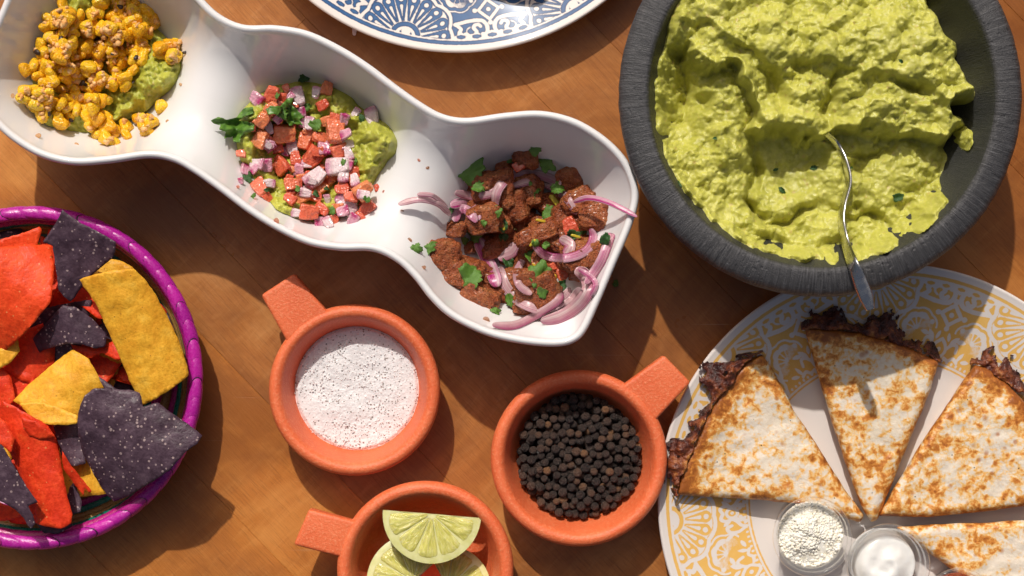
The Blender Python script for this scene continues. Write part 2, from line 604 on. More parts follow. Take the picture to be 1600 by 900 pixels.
def plate(name, cx, cy, zr, phase_deg, ink_col, label, gain=0.0, white=(0.78, 0.715, 0.67)):
    c = np.array(P(cx, cy, zr))
    c[2] = 0
    k = (1 - zr / CH) / S                     # metres per photo pixel at the rim
    inner = [(0.5, 6.0), (60, 6.0), (120, 6.0), (180, 6.05), (205, 6.3), (215, 6.8)]
    zed = lambda r: np.interp(r, [0, 180, 205, 215, 225, 240, 372], [6, 6.05, 6.3, 6.8, 7.6, 9.2, zr * 1000 - 0.4])
    band = np.linspace(220, 366, 92)
    rr = [p[0] for p in inner] + list(band)
    zz = [p[1] for p in inner] + list(zed(band))
    # rounded lip then the underside
    rim = [(368.5, zr * 1000 - 0.55), (370.6, zr * 1000 - 0.9), (372, zr * 1000 - 1.8), (371.6, zr * 1000 - 2.8), (369, zr * 1000 - 3.6),
           (340, zr * 1000 - 7.2), (300, zr * 1000 - 11.5), (255, 4.2), (235, 2.2), (232, 0.2), (222, 0.1), (216, 2.6), (120, 3.2), (0.5, 3.2)]
    rr += [p[0] for p in rim]
    zz += [p[1] for p in rim]
    rr, zz = np.array(rr), np.array(zz) / 1000
    per = 150
    phi = (np.arange(per) / per - 0.5) * math.radians(45)
    sd = plate_sdf(phi, band) - gain
    na = per * 8
    ink = np.full((na, len(rr)), 9.0)
    ink[:, len(inner):len(inner) + len(band)] = np.tile(sd, (8, 1))
    # middle of a sector lies half a sector from a rosette
    a = np.concatenate([phi + math.radians(45 * i + phase_deg + 22.5) for i in range(8)])
    V = np.stack([np.outer(np.cos(a), rr * k), np.outer(np.sin(a), rr * k), np.tile(zz, (na, 1))], -1).reshape(-1, 3) + c
    m = Mat(name + '_glaze')
    i = m.attr('ink')
    wob = m.math('MULTIPLY', m.math('SUBTRACT', m.noise(500, 2), 0.5), 1.6)
    f = m.n.new('ShaderNodeMapRange')
    m.L(m.math('ADD', i, wob), f.inputs[0])
    f.inputs[1].default_value, f.inputs[2].default_value = -0.55, 0.55
    f.inputs[3].default_value, f.inputs[4].default_value = 1.0, 0.0
    dens = m.noise(120, 3, 0.6)
    inkc = m.mix(m.ramp(dens, [(0.3, 0.0), (0.7, 0.6)]), ink_col[0], ink_col[1])
    # pigment pools at the outline of each painted shape
    edge = m.n.new('ShaderNodeMapRange')
    m.L(i, edge.inputs[0])
    edge.inputs[1].default_value, edge.inputs[2].default_value = -2.2, -0.3
    inkc = m.mix(m.math('MULTIPLY', edge.outputs[0], ink_col[3]), inkc, ink_col[2])
    m.set('Base Color', m.mix(f.outputs[0], white, inkc))
    m.set('Roughness', 0.07).set('Specular IOR Level', 0.45)
    m.bump(m.noise(60, 2), 0.0004, 0.15)
    me_c = tuple(c)
    faces = grid_faces(na, len(rr), True)
    me = make_mesh(name, V - c, faces, m.m, True, {'ink': ink.ravel()})
    o = tag(link(name, me, None, me_c), label, 'plate')
    return o, c, k, zed

ink_blue = ((0.022, 0.095, 0.25), (0.035, 0.135, 0.32), (0.010, 0.028, 0.09), 0.75)
ink_yel = ((0.82, 0.48, 0.12), (0.85, 0.53, 0.17), (0.78, 0.42, 0.08), 0.3)
blue_plate, _, _, _ = plate('blue_plate', 715, -290, 0.0235, 31.5, ink_blue, 'white plate with blue printed rim at the top edge, half out of frame', 0.7)
yellow_plate, YC, YK, YZ = plate('yellow_plate', 1400, 784, 0.0235, 5.0, ink_yel, 'white plate with yellow printed rim under the quesadilla wedges')
def yplate_z(p2):
    return YZ(np.hypot(p2[:, 0] - 1400, p2[:, 1] - 784)) / 1000

# ---------------------------------------------------------------- white three-well serving dish
DZ = 0.070
DC = np.array([480.0, 215.0])
half_out = np.array([(380, 37), (430, 38), (480, 47), (530, 70), (575, 98), (620, 132), (660, 160), (692, 177), (730, 183),
                     (790, 175), (845, 172), (895, 183), (937, 206), (970, 235), (990, 266), (999, 305), (989, 350), (962, 415), (938, 472),
                     (917, 517), (899, 535), (872, 542), (830, 540), (780, 531), (740, 517), (700, 495), (671, 468), (645, 435), (617, 409)])
outline = np.concatenate([half_out, 2 * DC - half_out])
def build_dish():
    po = resample(spline(outline, 12), 4.6)
    n = len(po)
    axis = np.array([925.0, 372.0])
    axis /= np.linalg.norm(axis)
    spine = spline(np.array([(60, 55), (150, 95), (320, 150), (480, 215), (640, 280), (810, 335), (900, 375)], float), 30, False)
    dist = np.linalg.norm(po[:, None] - spine[None], axis=2)
    si = dist.argmin(1).astype(float)
    for _ in range(12):                       # smooth the foot points along the outline
        ang = si
        si = (np.roll(ang, 1) + np.roll(ang, -1) + 2 * ang) / 4
    foot = np.stack([np.interp(si, np.arange(len(spine)), spine[:, k]) for k in range(2)], 1)
    # lip: the outline is the outer edge of a rounded rim ~13 px wide
    nrm = foot - po
    nrm /= np.linalg.norm(nrm, axis=1)[:, None]
    tang = np.roll(po, -1, 0) - np.roll(po, 1, 0)
    tang /= np.linalg.norm(tang, axis=1)[:, None]
    perp = np.stack([-tang[:, 1], tang[:, 0]], 1)
    perp *= np.sign((perp * nrm).sum(1))[:, None]
    s_wells = np.array([-352.0, 0.0, 352.0])
    def depth(p):
        s = (p - DC) @ axis
        w = np.exp(-((s[:, None] - s_wells) / 120.0) ** 2).max(1)
        return 0.021 + 0.040 * sstep(0.1, 0.95, w)
    rings, zs = [], []
    # underside from the foot up to the lip
    for f, z in ((0.72, 0.0035), (0.66, 0.0005), (0.60, 0.0), (0.56, 0.001), (0.45, 0.011), (0.32, 0.025), (0.2, 0.042), (0.11, 0.055), (0.05, 0.0625)):
        rings.append(po + (foot - po) * f)
        zs.append(np.full(n, z))
    for k in range(9):                        # half-round lip
        a = math.pi * k / 8
        rings.append(po + perp * (6.5 - 6.5 * math.cos(a)))
        zs.append(np.full(n, DZ - 0.0035 + 0.0032 * math.sin(a)))
    start = po + perp * 13.0
    for f in np.concatenate([np.linspace(0.015, 0.3, 16), np.linspace(0.33, 1.0, 26)]):
        q = start + (foot - start) * f
        g = 1 - (1 - f) ** 3.1
        rings.append(q)
        zs.append(DZ - 0.0036 - depth(q) * g * (0.97 + 0.03 * f))
    R = np.array(rings)
    Z = np.array(zs)
    V = PA(R.reshape(-1, 2), Z.ravel())
    # the lower body keeps the outline's true metres rather than its perspective: use the rim scale throughout
    k = (1 - DZ / CH) / S
    V[:, 0] = (R.reshape(-1, 2)[:, 0] - 800) * k
    V[:, 1] = -(R.reshape(-1, 2)[:, 1] - 450) * k
    F = grid_faces(len(rings), n)
    wrap = np.array([(i * n + n - 1, (i + 1) * n + n - 1, (i + 1) * n, i * n) for i in range(len(rings) - 1)])
    F = np.concatenate([F, wrap])[:, ::-1]
    m = Mat('white_glazed_ceramic')
    m.set('Base Color', m.mix(m.ramp(m.noise(40, 3), [(0.35, 0.0), (0.8, 0.5)]), (0.82, 0.805, 0.80), (0.80, 0.78, 0.77)))
    m.set('Roughness', m.ramp(m.noise(90, 3), [(0.4, 0.07), (0.75, 0.18)])).set('Coat Weight', 0.3).set('Coat Roughness', 0.04)
    m.bump(m.noise(45, 2), 0.0008, 0.15)
    o = add('serving_dish', V, F, m.m)
    tag(o, 'long white glazed dish with three wells of topped guacamole, corn and meat', 'dish')
    return V, F
DV, DF = build_dish()
dish_bvh = BVHTree.FromPolygons([tuple(v) for v in DV], [tuple(f) for f in DF])
def dish_z(x, y):
    h = dish_bvh.ray_cast(Vector((x, y, 0.3)), Vector((0, 0, -1)))
    return h[0].z if h[0] is not None else 0.01

# ---------------------------------------------------------------- guacamole
def guac_material(name, c0, c1, c2, lump=420):
    m = Mat(name)
    big = m.noise(55, 4, 0.6)
    fine = m.noise(lump, 4, 0.65)
    c = m.ramp(big, [(0.3, c0), (0.55, c1), (0.8, c2)])
    c = m.mix(m.ramp(fine, [(0.45, 0.0), (0.75, 0.6)]), c, (c2[0] * 1.12, c2[1] * 1.08, c2[2] * 1.5))
    bits = m.voronoi(150, None, 'F1')
    c = m.mix(m.ramp(bits, [(0.10, 0.8), (0.20, 0.0)]), c, (0.52, 0.42, 0.12))
    m.set('Base Color', c)
    m.set('Roughness', m.ramp(fine, [(0.35, 0.3), (0.65, 0.55)])).set('Specular IOR Level', 0.5)
    m.sss(0.45, (1.0, 0.95, 0.35), 0.004)
    m.bump(fine, 0.0009, 0.4)
    m.bump(m.noise(1500, 2), 0.0003, 0.3)
    return m.m
GUAC = guac_material('guacamole_bright', (0.41, 0.405, 0.060), (0.53, 0.515, 0.092), (0.61, 0.59, 0.145))
GUAC_D = guac_material('guacamole_dish', (0.34, 0.36, 0.035), (0.46, 0.47, 0.055), (0.56, 0.56, 0.11))

def mound(name, poly, base, hfun, mat, step=3.0, seed=0, parent=None):
    """height-field food body: poly in photo pixels at level base_z; base(x,y) is what carries it"""
    poly = ragged(poly, 4, 30, seed, step * 1.2, True)
    p2, tris = fill(poly, step, 0.3, seed)
    dd = poly_dist(p2, poly)
    z = np.zeros(len(p2))
    zb = np.zeros(len(p2))
    h = hfun(p2, dd)
    for i, (x, y) in enumerate(p2):
        w = P(x, y, 0.03)
        zb[i] = base(w[0], w[1])
    z = zb + h - 0.0008
    return p2, tris, z, zb

# ---------------------------------------------------------------- big black bowl of guacamole
BZ = 0.084
BC = np.array(P(1285, 147, BZ))
BC[2] = 0
BR = LZ(317, BZ)
def bowl_inner_z(r):
    """height of the bowl's inner surface at radius r (metres)"""
    t = np.clip(r / (BR * 0.845), 0, 1.2)
    return 0.016 + (BZ - 0.020) * np.clip(t, 0, 1) ** 3.4 + np.clip(t - 1, 0, 1) * 0.02

def build_bowl():
    R = BR
    rin = np.linspace(0.001, R * 0.845, 26)
    prof = [(r, bowl_inner_z(r)) for r in rin]
    prof += [(R * 0.851, BZ - 0.0020), (R * 0.862, BZ - 0.0004)]
    for t in np.linspace(0, 1, 9):
        prof.append((R * (0.872 + 0.098 * t), BZ + 0.0002 - 0.0022 * t ** 2))
    prof += [(R * 0.985, BZ - 0.0034), (R * 0.996, BZ - 0.0052), (R, BZ - 0.0085), (R * 0.998, BZ - 0.013), (R * 0.975, BZ - 0.024),
             (R * 0.92, 0.040), (R * 0.82, 0.022), (R * 0.70, 0.010), (R * 0.58, 0.003), (R * 0.54, 0.0), (R * 0.48, 0.0), (R * 0.45, 0.005), (0.001, 0.007)]
    V, F = lathe(prof, 720, (0, 0, 0))
    nprof = len(prof)
    a = np.arctan2(V[:, 1], V[:, 0])
    rr = np.hypot(V[:, 0], V[:, 1])
    q = np.stack([np.cos(a) * 60, np.sin(a) * 60, rr * 40], 1)
    onrim = sstep(R * 0.855, R * 0.875, rr) * (V[:, 2] > BZ - 0.02)
    g = fbm(q, 3, 5, 0.6)
    V[:, 2] += onrim * 0.00035 * g
    s = 1 + onrim * 0.0035 * fbm(q * 0.35, 2, 8) * (V[:, 2] < BZ - 0.003)
    V[:, 0] *= s
    V[:, 1] *= s
    m = Mat('black_cast_plastic')
    streak = m.noise(1.0, 4, 0.7, m.polar(120, 60, 60))
    fine = m.noise(1.0, 3, 0.7, m.polar(260, 300, 300))
    speck = m.noise(1700, 2, 0.6)
    c = m.ramp(streak, [(0.3, (0.022, 0.021, 0.023)), (0.52, (0.055, 0.054, 0.057)), (0.72, (0.12, 0.118, 0.125))])
    x = m.n.new('ShaderNodeSeparateXYZ')
    m.L(m.polar(1, 1, 1), x.inputs[0])
    innerf = m.math('LESS_THAN', x.outputs[1], R * 0.855)
    c = m.mix(m.math('MULTIPLY', innerf, 0.8), c, m.mix(m.ramp(m.noise(45, 4), [(0.4, 0.0), (0.7, 0.8)]), (0.024, 0.025, 0.022), (0.045, 0.048, 0.034)))
    m.set('Base Color', c)
    m.set('Roughness', m.ramp(speck, [(0.35, 0.30), (0.6, 0.55)])).set('Specular IOR Level', 0.6)
    h = m.math('ADD', m.math('MULTIPLY', streak, 0.9), m.math('MULTIPLY', fine, 0.7))
    m.bump(h, 0.0009, 0.7)
    m.bump(speck, 0.0005, 0.6)
    pits = m.voronoi(330, None, 'SMOOTH_F1')
    m.bump(m.math('MULTIPLY', m.ramp(pits, [(0.1, 0.0), (0.3, 1.0)]), m.ramp(m.noise(28, 3), [(0.45, 0.2), (0.6, 1.0)])), 0.0007, 0.5)
    me = make_mesh('black_bowl', V, F, m.m)
    o = link('black_bowl', me, None, tuple(BC))
    tag(o, 'large black stone-look bowl with ribbed rim, full of guacamole', 'bowl')
build_bowl()

def build_guac():
    G = 1.45
    xs = np.arange(985, 1590, G)
    ys = np.arange(-160, 455, G)
    X, Y = np.meshgrid(xs, ys, indexing='ij')
    p = np.stack([X.ravel(), Y.ravel()], 1)
    lim = ragged([(1085, -40), (1048, 40), (1022, 105), (1018, 170), (1030, 235), (1052, 280), (1085, 325), (1125, 362), (1180, 392), (1245, 410), (1320, 412),
                  (1375, 404), (1402, 385), (1418, 366), (1440, 372), (1462, 345), (1482, 318), (1478, 285), (1492, 255), (1486, 222), (1512, 190), (1490, 165), (1524, 150),
                  (1512, 122), (1494, 92), (1498, 70), (1478, 40), (1460, 5), (1440, -40), (1390, -90), (1300, -125), (1190, -110)], 9, 22, 4, 5.0, True)
    m_in = inside(p, lim)
    dl = poly_dist(p, lim) * np.where(m_in, 1, -1)
    q = p / 100.0
    w = p + np.stack([fbm(p / 55, 3, 21), fbm(p / 55 + 5, 3, 22)], 1) * 34 + np.stack([fbm(p / 14, 2, 23), fbm(p / 14 + 5, 2, 24)], 1) * 5
    x, y = w[:, 0], w[:, 1]
    def gs(cx, cy, sx, sy, a=0.0):
        c, s = math.cos(a), math.sin(a)
        dx, dy = x - cx, y - cy
        u, v = dx * c + dy * s, -dx * s + dy * c
        return np.exp(-(u / sx) ** 2 - (v / sy) ** 2)
    H = 3.0 * sstep(200, 380, y)                           # millimetres above the 70 mm level
    # high back bank with a cliff that falls towards the viewer
    yc = np.interp(x, [1000, 1120, 1165, 1200, 1260, 1330, 1400, 1470, 1540], [60, 110, 178, 196, 198, 196, 205, 222, 240])
    bank = 1 - sstep(-10, 12, y - yc)
    H += bank * (24 - 0.06 * np.abs(y - yc))
    H += 7 * gs(1395, 70, 80, 60) + 5 * gs(1255, 60, 70, 45)
    # a step inside the bank
    yc2 = np.interp(x, [1060, 1150, 1190, 1240, 1300, 1380, 1500], [40, 62, 95, 118, 104, 128, 150])
    H += 7 * (1 - sstep(-7, 7, y - yc2)) * bank
    H -= 13 * gs(1212, 128, 30, 12, 0.5) + 10 * gs(1308, 150, 10, 30) + 9 * gs(1415, 148, 34, 7, 0.25)
    # left spill: chunky ridge from the bank down to the lower left
    H += 15 * gs(1128, 170, 30, 60, -0.15) + 11 * gs(1150, 235, 30, 38) + 9 * gs(1085, 262, 55, 42, 0.6) + 5 * gs(1120, 320, 60, 35, 0.6)
    H -= 24 * gs(1056, 140, 24, 44) + 4 * gs(1040, 225, 20, 16)
    # scooped floor
    H -= 5 * gs(1250, 250, 75, 45)
    H -= 11 * gs(1182, 262, 11, 44, 0.15) + 13 * gs(1194, 318, 18, 10, 0.7) + 11 * gs(1262, 335, 42, 9, -0.15)
    H += 3.5 * gs(1235, 300, 40, 24) + 5 * gs(1255, 365, 60, 18) + 4 * gs(1180, 355, 40, 20, 0.5)
    H += 4 * gs(1390, 300, 80, 60) + 4 * gs(1440, 250, 40, 30) + 6 * gs(1325, 250, 26, 34) - 6 * gs(1350, 262, 12, 26, 0.4)
    H -= 9 * gs(1358, 345, 34, 8, 0.5) + 7 * gs(1415, 305, 9, 26, 0.9) + 6 * gs(1375, 235, 40, 7, -0.2)
    H += 5 * gs(1290, 212, 16, 10)
    # texture: torn lumps, mash grain
    pw = p + np.stack([fbm(p / 9, 2, 31), fbm(p / 9 + 3, 2, 32)], 1) * 6
    lum = 1 - worley(pw / 27, 3)
    lum2 = 1 - worley(pw / 12.5, 4)
    rough = 0.55 + 0.45 * sstep(-0.3, 0.4, fbm(p / 70, 2, 12))
    smooth_scoop = 1 - 0.6 * gs(1255, 262, 60, 38)
    big = 1 - worley((p + np.stack([fbm(p / 18, 3, 61), fbm(p / 18 + 3, 3, 62)], 1) * 16) / 52, 7)
    H += (0.35 + 0.65 * bank) * 12.0 * (big - 0.5) * smooth_scoop
    tex = H.copy()
    H += rough * smooth_scoop * (5.0 * (lum - 0.55) + 1.9 * (lum2 - 0.55))
    H += smooth_scoop * (2.6 * fbm(p / 36, 3, 41, 0.5) + 0.8 * fbm(p / 10, 2, 42, 0.5) + 0.35 * fbm(p / 4.6, 2, 43))
    z = BZ - 0.0275 + H / 1000
    wpos = PA(p, np.full(len(p), BZ - 0.014))
    r = np.hypot(wpos[:, 0] - BC[0], wpos[:, 1] - BC[1])
    zin = bowl_inner_z(r)
    edge = sstep(-3, 16, dl)
    z = np.maximum(np.where(dl > -3, zin - 0.002 + (z - (zin - 0.002)) * edge ** 0.55, zin - 0.0025),
                   zin - 0.0025)
    tx = (H - tex) / 1000 * 1.5 + 0.006 * (0.5 - worley((p + np.stack([fbm(p / 12, 2, 71), fbm(p / 12 + 3, 2, 72)], 1) * 10) / 34, 9))
    z = np.where(m_in, np.maximum(z, zin + sstep(0, 9, dl) * (0.004 + 0.9 * tx + 0.003 * fbm(p / 25, 3, 52)) - 0.001), z)
    z = np.where(z < BZ + 0.004, z, BZ + 0.004 + (z - BZ - 0.004) * 0.4)
    keep = r < BR * 0.846
    V = np.stack([wpos[:, 0], wpos[:, 1], z], 1)
    n1, n2 = X.shape
    F = grid_faces(n1, n2)
    F = F[keep[F].all(1) & (dl[F] > -8).any(1)][:, ::-1]
    used = np.unique(F)
    remap = np.full(len(V), -1)
    remap[used] = np.arange(len(used))
    o = add('guacamole', V[used], remap[F], GUAC)
    tag(o, 'chunky bright green guacamole heaped in the large black bowl', 'guacamole')
    return X, Y, z.reshape(X.shape)
GX, GY, GZ_ = build_guac()
def guac_z(px, py):
    i = int(np.clip(round((px - GX[0, 0]) / (GX[1, 0] - GX[0, 0])), 0, GX.shape[0] - 1))
    j = int(np.clip(round((py - GY[0, 0]) / (GY[0, 1] - GY[0, 0])), 0, GX.shape[1] - 1))
    return GZ_[i, j]

# stray dab of guacamole on the bowl's wall, and the fork
def build_dab():
    p2, tris = fill(ragged([(1487, 205), (1503, 193), (1519, 208), (1517, 232), (1496, 230)], 3, 8, 3, 2.5, True), 2.5)
    wp = PA(p2, np.full(len(p2), BZ - 0.018))
    r = np.hypot(wp[:, 0] - BC[0], wp[:, 1] - BC[1])
    dd = np.minimum(poly_dist(p2, np.array(p2[:0].tolist() or [(1503, 212), (1504, 213)])), 30)
    zin = bowl_inner_z(r)
    h = 0.006 * np.clip(1 - (dd / 19) ** 2, 0, 1) + 0.002 * fbm(p2 / 5, 2, 9)
    k = (1 - 0.08 / CH) / S
    V, F = slab(p2, tris, zin + np.clip(h, 0.0005, 1), zin - 0.002)
    o = add('guacamole_dab', V, F, GUAC)
    tag(o, 'small dab of guacamole stuck on the black bowl wall at right', 'guacamole')
build_dab()

def steel():
    m = Mat('worn_steel')
    m.set('Base Color', (0.62, 0.61, 0.58)).set('Metallic', 1.0)
    m.set('Roughness', m.ramp(m.noise(300, 3), [(0.3, 0.16), (0.7, 0.34)]))
    m.bump(m.noise(600, 2), 0.0002, 0.2)
    return m.m
def build_fork():
    # centre line in photo pixels with heights, then the side vector (px across, metres up) of the flat handle
    key = [(1290, 208, -0.003, 4, 0.0010), (1306, 224, -0.002, 4, 0.0020), (1320, 252, -0.001, 3, 0.0030), (1326, 284, 0.000, 2.5, 0.0038), (1318, 318, 0.001, 2.5, 0.0036),
           (1315, 345, 0.003, 3, 0.0038), (1321, 378, 0.005, 4, 0.0042), (1331, 408, 0.008, 7, 0.0034), (1343, 438, 0.010, 10, 0.0024), (1353, 464, 0.012, 10, 0.0020), (1360, 484, 0.013, 6, 0.0010)]
    base = [guac_z(k[0], k[1]) for k in key[:8]]
    z0 = max(BZ - 0.021, float(np.mean(base[:4])) + 0.001)
    path = np.array([(k[0], k[1], z0 + 0.001 + k[2] * 1.55, k[3], k[4]) for k in key])
    for i in range(7):
        path[i, 2] = max(path[i, 2], base[i] + (0.0010 if i > 3 else -0.0022))
    path[7:, 2] = np.maximum(path[7:, 2], BZ + 0.0045 + np.array([0.0, 0.0015, 0.002, 0.002]))
    q = spline(path, 10, False)
    V = []
    nc = 10
    for i in range(len(q)):
        px, py, z, wpx, hz = q[i]
        t = q[min(i + 1, len(q) - 1), :2] - q[max(i - 1, 0), :2]
        t /= np.linalg.norm(t)
        nx, ny = -t[1], t[0]
        c = np.array(P(px, py, z))
        side = np.array([nx * LZ(wpx, z), -ny * LZ(wpx, z), -hz])     # right edge (nx<0 side) sits high
        tw = np.array([t[0], -t[1], 0])
        nrm = np.cross(side, tw)
        nrm = nrm / np.linalg.norm(nrm) * 0.0009
        for k in range(nc):
            a = 2 * math.pi * k / nc
            V.append(c + side * math.copysign(abs(math.cos(a)) ** 0.6, math.cos(a)) + nrm * math.copysign(abs(math.sin(a)) ** 0.7, math.sin(a)))
    n = len(q)
    F = [(i * nc + k, i * nc + (k + 1) % nc, (i + 1) * nc + (k + 1) % nc, (i + 1) * nc + k) for i in range(n - 1) for k in range(nc)]
    F += [tuple(range(nc))[::-1], tuple((n - 1) * nc + k for k in range(nc))]
    o = add('fork_handle', np.array(V), F, steel())
    tag(o, 'bent steel utensil handle sticking out of the guacamole over the bowl rim', 'utensil')
build_fork()

# chopped green bits in the guacamole
def leafy(name, c0, c1):
    m = Mat(name)
    m.set('Base Color', m.mix(m.ramp(m.noise(250, 3), [(0.35, 0.0), (0.7, 1.0)]), c0, c1))
    m.set('Roughness', 0.38)
    vein = m.noise(1.0, 2, 0.5, m.mapping(m.co(), (250, 1200, 200)))
    m.bump(vein, 0.0006, 0.4)
    m.set('Transmission Weight', 0.0)
    return m.m
LEAF = leafy('cilantro', (0.06, 0.15, 0.018), (0.15, 0.30, 0.04))
LEAF_D = leafy('cilantro_dark', (0.02, 0.07, 0.016), (0.05, 0.13, 0.025))

# ---------------------------------------------------------------- food in the dish
class Pile:
    """height map in photo pixels; pieces are set down on what already lies there"""
    def __init__(s, x0, y0, x1, y1, base, step=2.0):
        s.x0, s.y0, s.st = x0, y0, step
        s.nx, s.ny = int((x1 - x0) / step) + 1, int((y1 - y0) / step) + 1
        s.X, s.Y = np.meshgrid(x0 + np.arange(s.nx) * step, y0 + np.arange(s.ny) * step, indexing='ij')
        s.H = np.zeros((s.nx, s.ny))
        for i in range(s.nx):
            for j in range(s.ny):
                w = P(s.X[i, j], s.Y[i, j], 0.03)
                s.H[i, j] = base(w[0], w[1])
    def stamp(s, p2, z):
        """raise the map to a scattered surface"""
        i = np.clip(np.round((p2[:, 0] - s.x0) / s.st).astype(int), 0, s.nx - 1)
        j = np.clip(np.round((p2[:, 1] - s.y0) / s.st).astype(int), 0, s.ny - 1)
        np.maximum.at(s.H, (i, j), z)
        for di in (-1, 0, 1):
            for dj in (-1, 0, 1):
                np.maximum.at(s.H, (np.clip(i + di, 0, s.nx - 1), np.clip(j + dj, 0, s.ny - 1)), z - 0.0004)
    def at(s, x, y, r=3.0, q=60):
        m = (np.abs(s.X - x) <= r) & (np.abs(s.Y - y) <= r)
        return float(np.percentile(s.H[m], q)) if m.any() else 0.02
    def drop(s, x, y, rx, rz, sink=0.35, q=70):
        """centre height for a rounded piece of pixel radius rx and half height rz"""
        z = s.at(x, y, rx * 0.75, q) + rz * (1 - sink)
        dd = np.hypot(s.X - x, s.Y - y) / rx
        cap = z + rz * np.sqrt(np.clip(1 - dd ** 2, 0, 1))
        s.H = np.where(dd < 1, np.maximum(s.H, cap), s.H)
        return z

def guac_mound(name, poly, hmax, seed, label, pile, step=3.0, extra=None):
    def hf(p2, dd):
        e = sstep(-2, 26, dd) ** 0.6
        pw = p2 + np.stack([fbm(p2 / 9, 2, seed), fbm(p2 / 9 + 3, 2, seed + 1)], 1) * 6
        n = 6.0 * (0.55 - worley(pw / 22, seed)) + 3.6 * (0.5 - worley(pw / 10, seed + 2)) + 4.5 * fbm(p2 / 34, 3, seed + 3, 0.5, 'ridge') + 1.6 * fbm(p2 / 5, 2, seed + 4)
        h = hmax * e + n / 1000 * sstep(0, 12, dd)
        if extra is not None:
            h = h + extra(p2) * e
        return np.clip(h, 0.0, None)
    p2, tris, z, zb = mound(name, np.array(poly, float), dish_z, hf, GUAC_D, step, seed)
    V, F = slab(p2, tris, z, np.minimum(zb + 0.0001, z - 0.0001))
    o = add(name, V, F, GUAC_D)
    tag(o, label, 'guacamole')
    pile.stamp(p2, z)

pile1 = Pile(-10, -60, 320, 260, dish_z)
guac_mound('guacamole_portion', [(62, 186), (52, 120), (70, 50), (100, 2), (150, -14), (215, 20), (262, 62), (284, 96), (272, 132), (236, 166), (205, 186), (150, 205), (100, 203)],
           0.015, 60, 'green guacamole under the corn in the left well', pile1, 2.6,
           lambda q: 0.010 * np.exp(-((q[:, 0] - 222) / 40) ** 2 - ((q[:, 1] - 118) / 38) ** 2))
pile2 = Pile(310, 90, 640, 380, dish_z)
guac_mound('guacamole_portion', [(372, 240), (372, 190), (400, 150), (450, 128), (500, 132), (545, 152), (590, 185), (616, 212), (618, 240), (600, 262), (582, 290), (560, 320), (500, 345), (440, 330), (400, 285)],
           0.017, 80, 'green guacamole under the pico de gallo in the middle well', pile2, 2.6,
           lambda q: 0.009 * np.exp(-((q[:, 0] - 555) / 60) ** 2 - ((q[:, 1] - 215) / 60) ** 2))
pile3 = Pile(600, 190, 1010, 540, dish_z)

def blob_mesh(name, mat, sub=2, box=0.0, amp=0.1, freq=1.5, seed=0, sq=(1, 1, 1), taper=0.0, amp2=0.0, freq2=5.0):
    bm = bmesh.new()
    bmesh.ops.create_icosphere(bm, subdivisions=sub, radius=1.0)
    V = np.array([v.co[:] for v in bm.verts])
    F = np.array([[v.index for v in f.verts] for f in bm.faces])
    bm.free()
    n = V / np.linalg.norm(V, axis=1)[:, None]
    B = n / np.abs(n).max(1)[:, None]
    V = n * (1 - box) + B * box * 0.92
    V = V * (1 + amp * fbm(n * freq + seed * 5.3, 3, seed))[:, None]
    if amp2:
        V = V * (1 + amp2 * fbm(n * freq2 + seed * 2.1, 3, seed + 9, 0.6, 'ridge'))[:, None]
    V = V * np.array(sq)
    if taper:
        V[:, 1] *= 1 + taper * V[:, 0]
        V[:, 2] *= 1 + taper * 0.5 * V[:, 0]
    return make_mesh(name, V, F, mat)

# ---- corn
def corn_mat():
    m = Mat('grilled_corn')
    r = m.rand()
    n = m.noise(1.3, 3, 0.6)
    c = m.ramp(r, [(0.0, (0.88, 0.42, 0.010)), (0.5, (0.92, 0.52, 0.014)), (1.0, (0.94, 0.60, 0.03))])
    off = m.n.new('ShaderNodeVectorMath')
    off.operation = 'ADD'
    m.L(m.co(), off.inputs[0])
    m.L(m.math('MULTIPLY', r, 50), off.inputs[1])
    coat = m.noise(1.5, 4, 0.65, off.outputs[0])
    thr = m.math('ADD', coat, m.math('MULTIPLY', m.math('SUBTRACT', r, 0.5), 0.16))
    c = m.mix(m.ramp(thr, [(0.60, 0.0), (0.72, 0.7)]), c, (0.80, 0.46, 0.22))
    c = m.mix(m.ramp(m.noise(2.6, 3, 0.6, off.outputs[0]), [(0.70, 0.0), (0.78, 0.8)]), c, (0.10, 0.03, 0.012))
    m.set('Base Color', c)
    m.set('Roughness', m.ramp(coat, [(0.45, 0.14), (0.66, 0.38)]))
    m.sss(0.2, (1.0, 0.5, 0.1), 0.0015)
    m.bump(m.noise(3, 2, 0.5, off.outputs[0]), 0.08, 0.3)
    return m.m
CORN = corn_mat()
corn_meshes = [blob_mesh('corn_kernel', CORN, 3, 0.4, 0.06, 1.0, i, (1.12, 0.95, 0.62), -0.34) for i in range(6)]
corn_poly = np.array([(72, 22), (92, 4), (130, 16), (158, -14), (206, -2), (240, 14), (250, 42), (238, 62), (262, 66), (284, 58), (292, 104), (268, 114), (242, 90), (214, 98),
                      (206, 132), (178, 142), (162, 172), (188, 192), (200, 178), (240, 180), (246, 204), (212, 222), (164, 232), (146, 205), (118, 192), (82, 202), (60, 182), (30, 166), (30, 140),
                      (60, 128), (38, 104), (62, 96), (54, 76)], float)
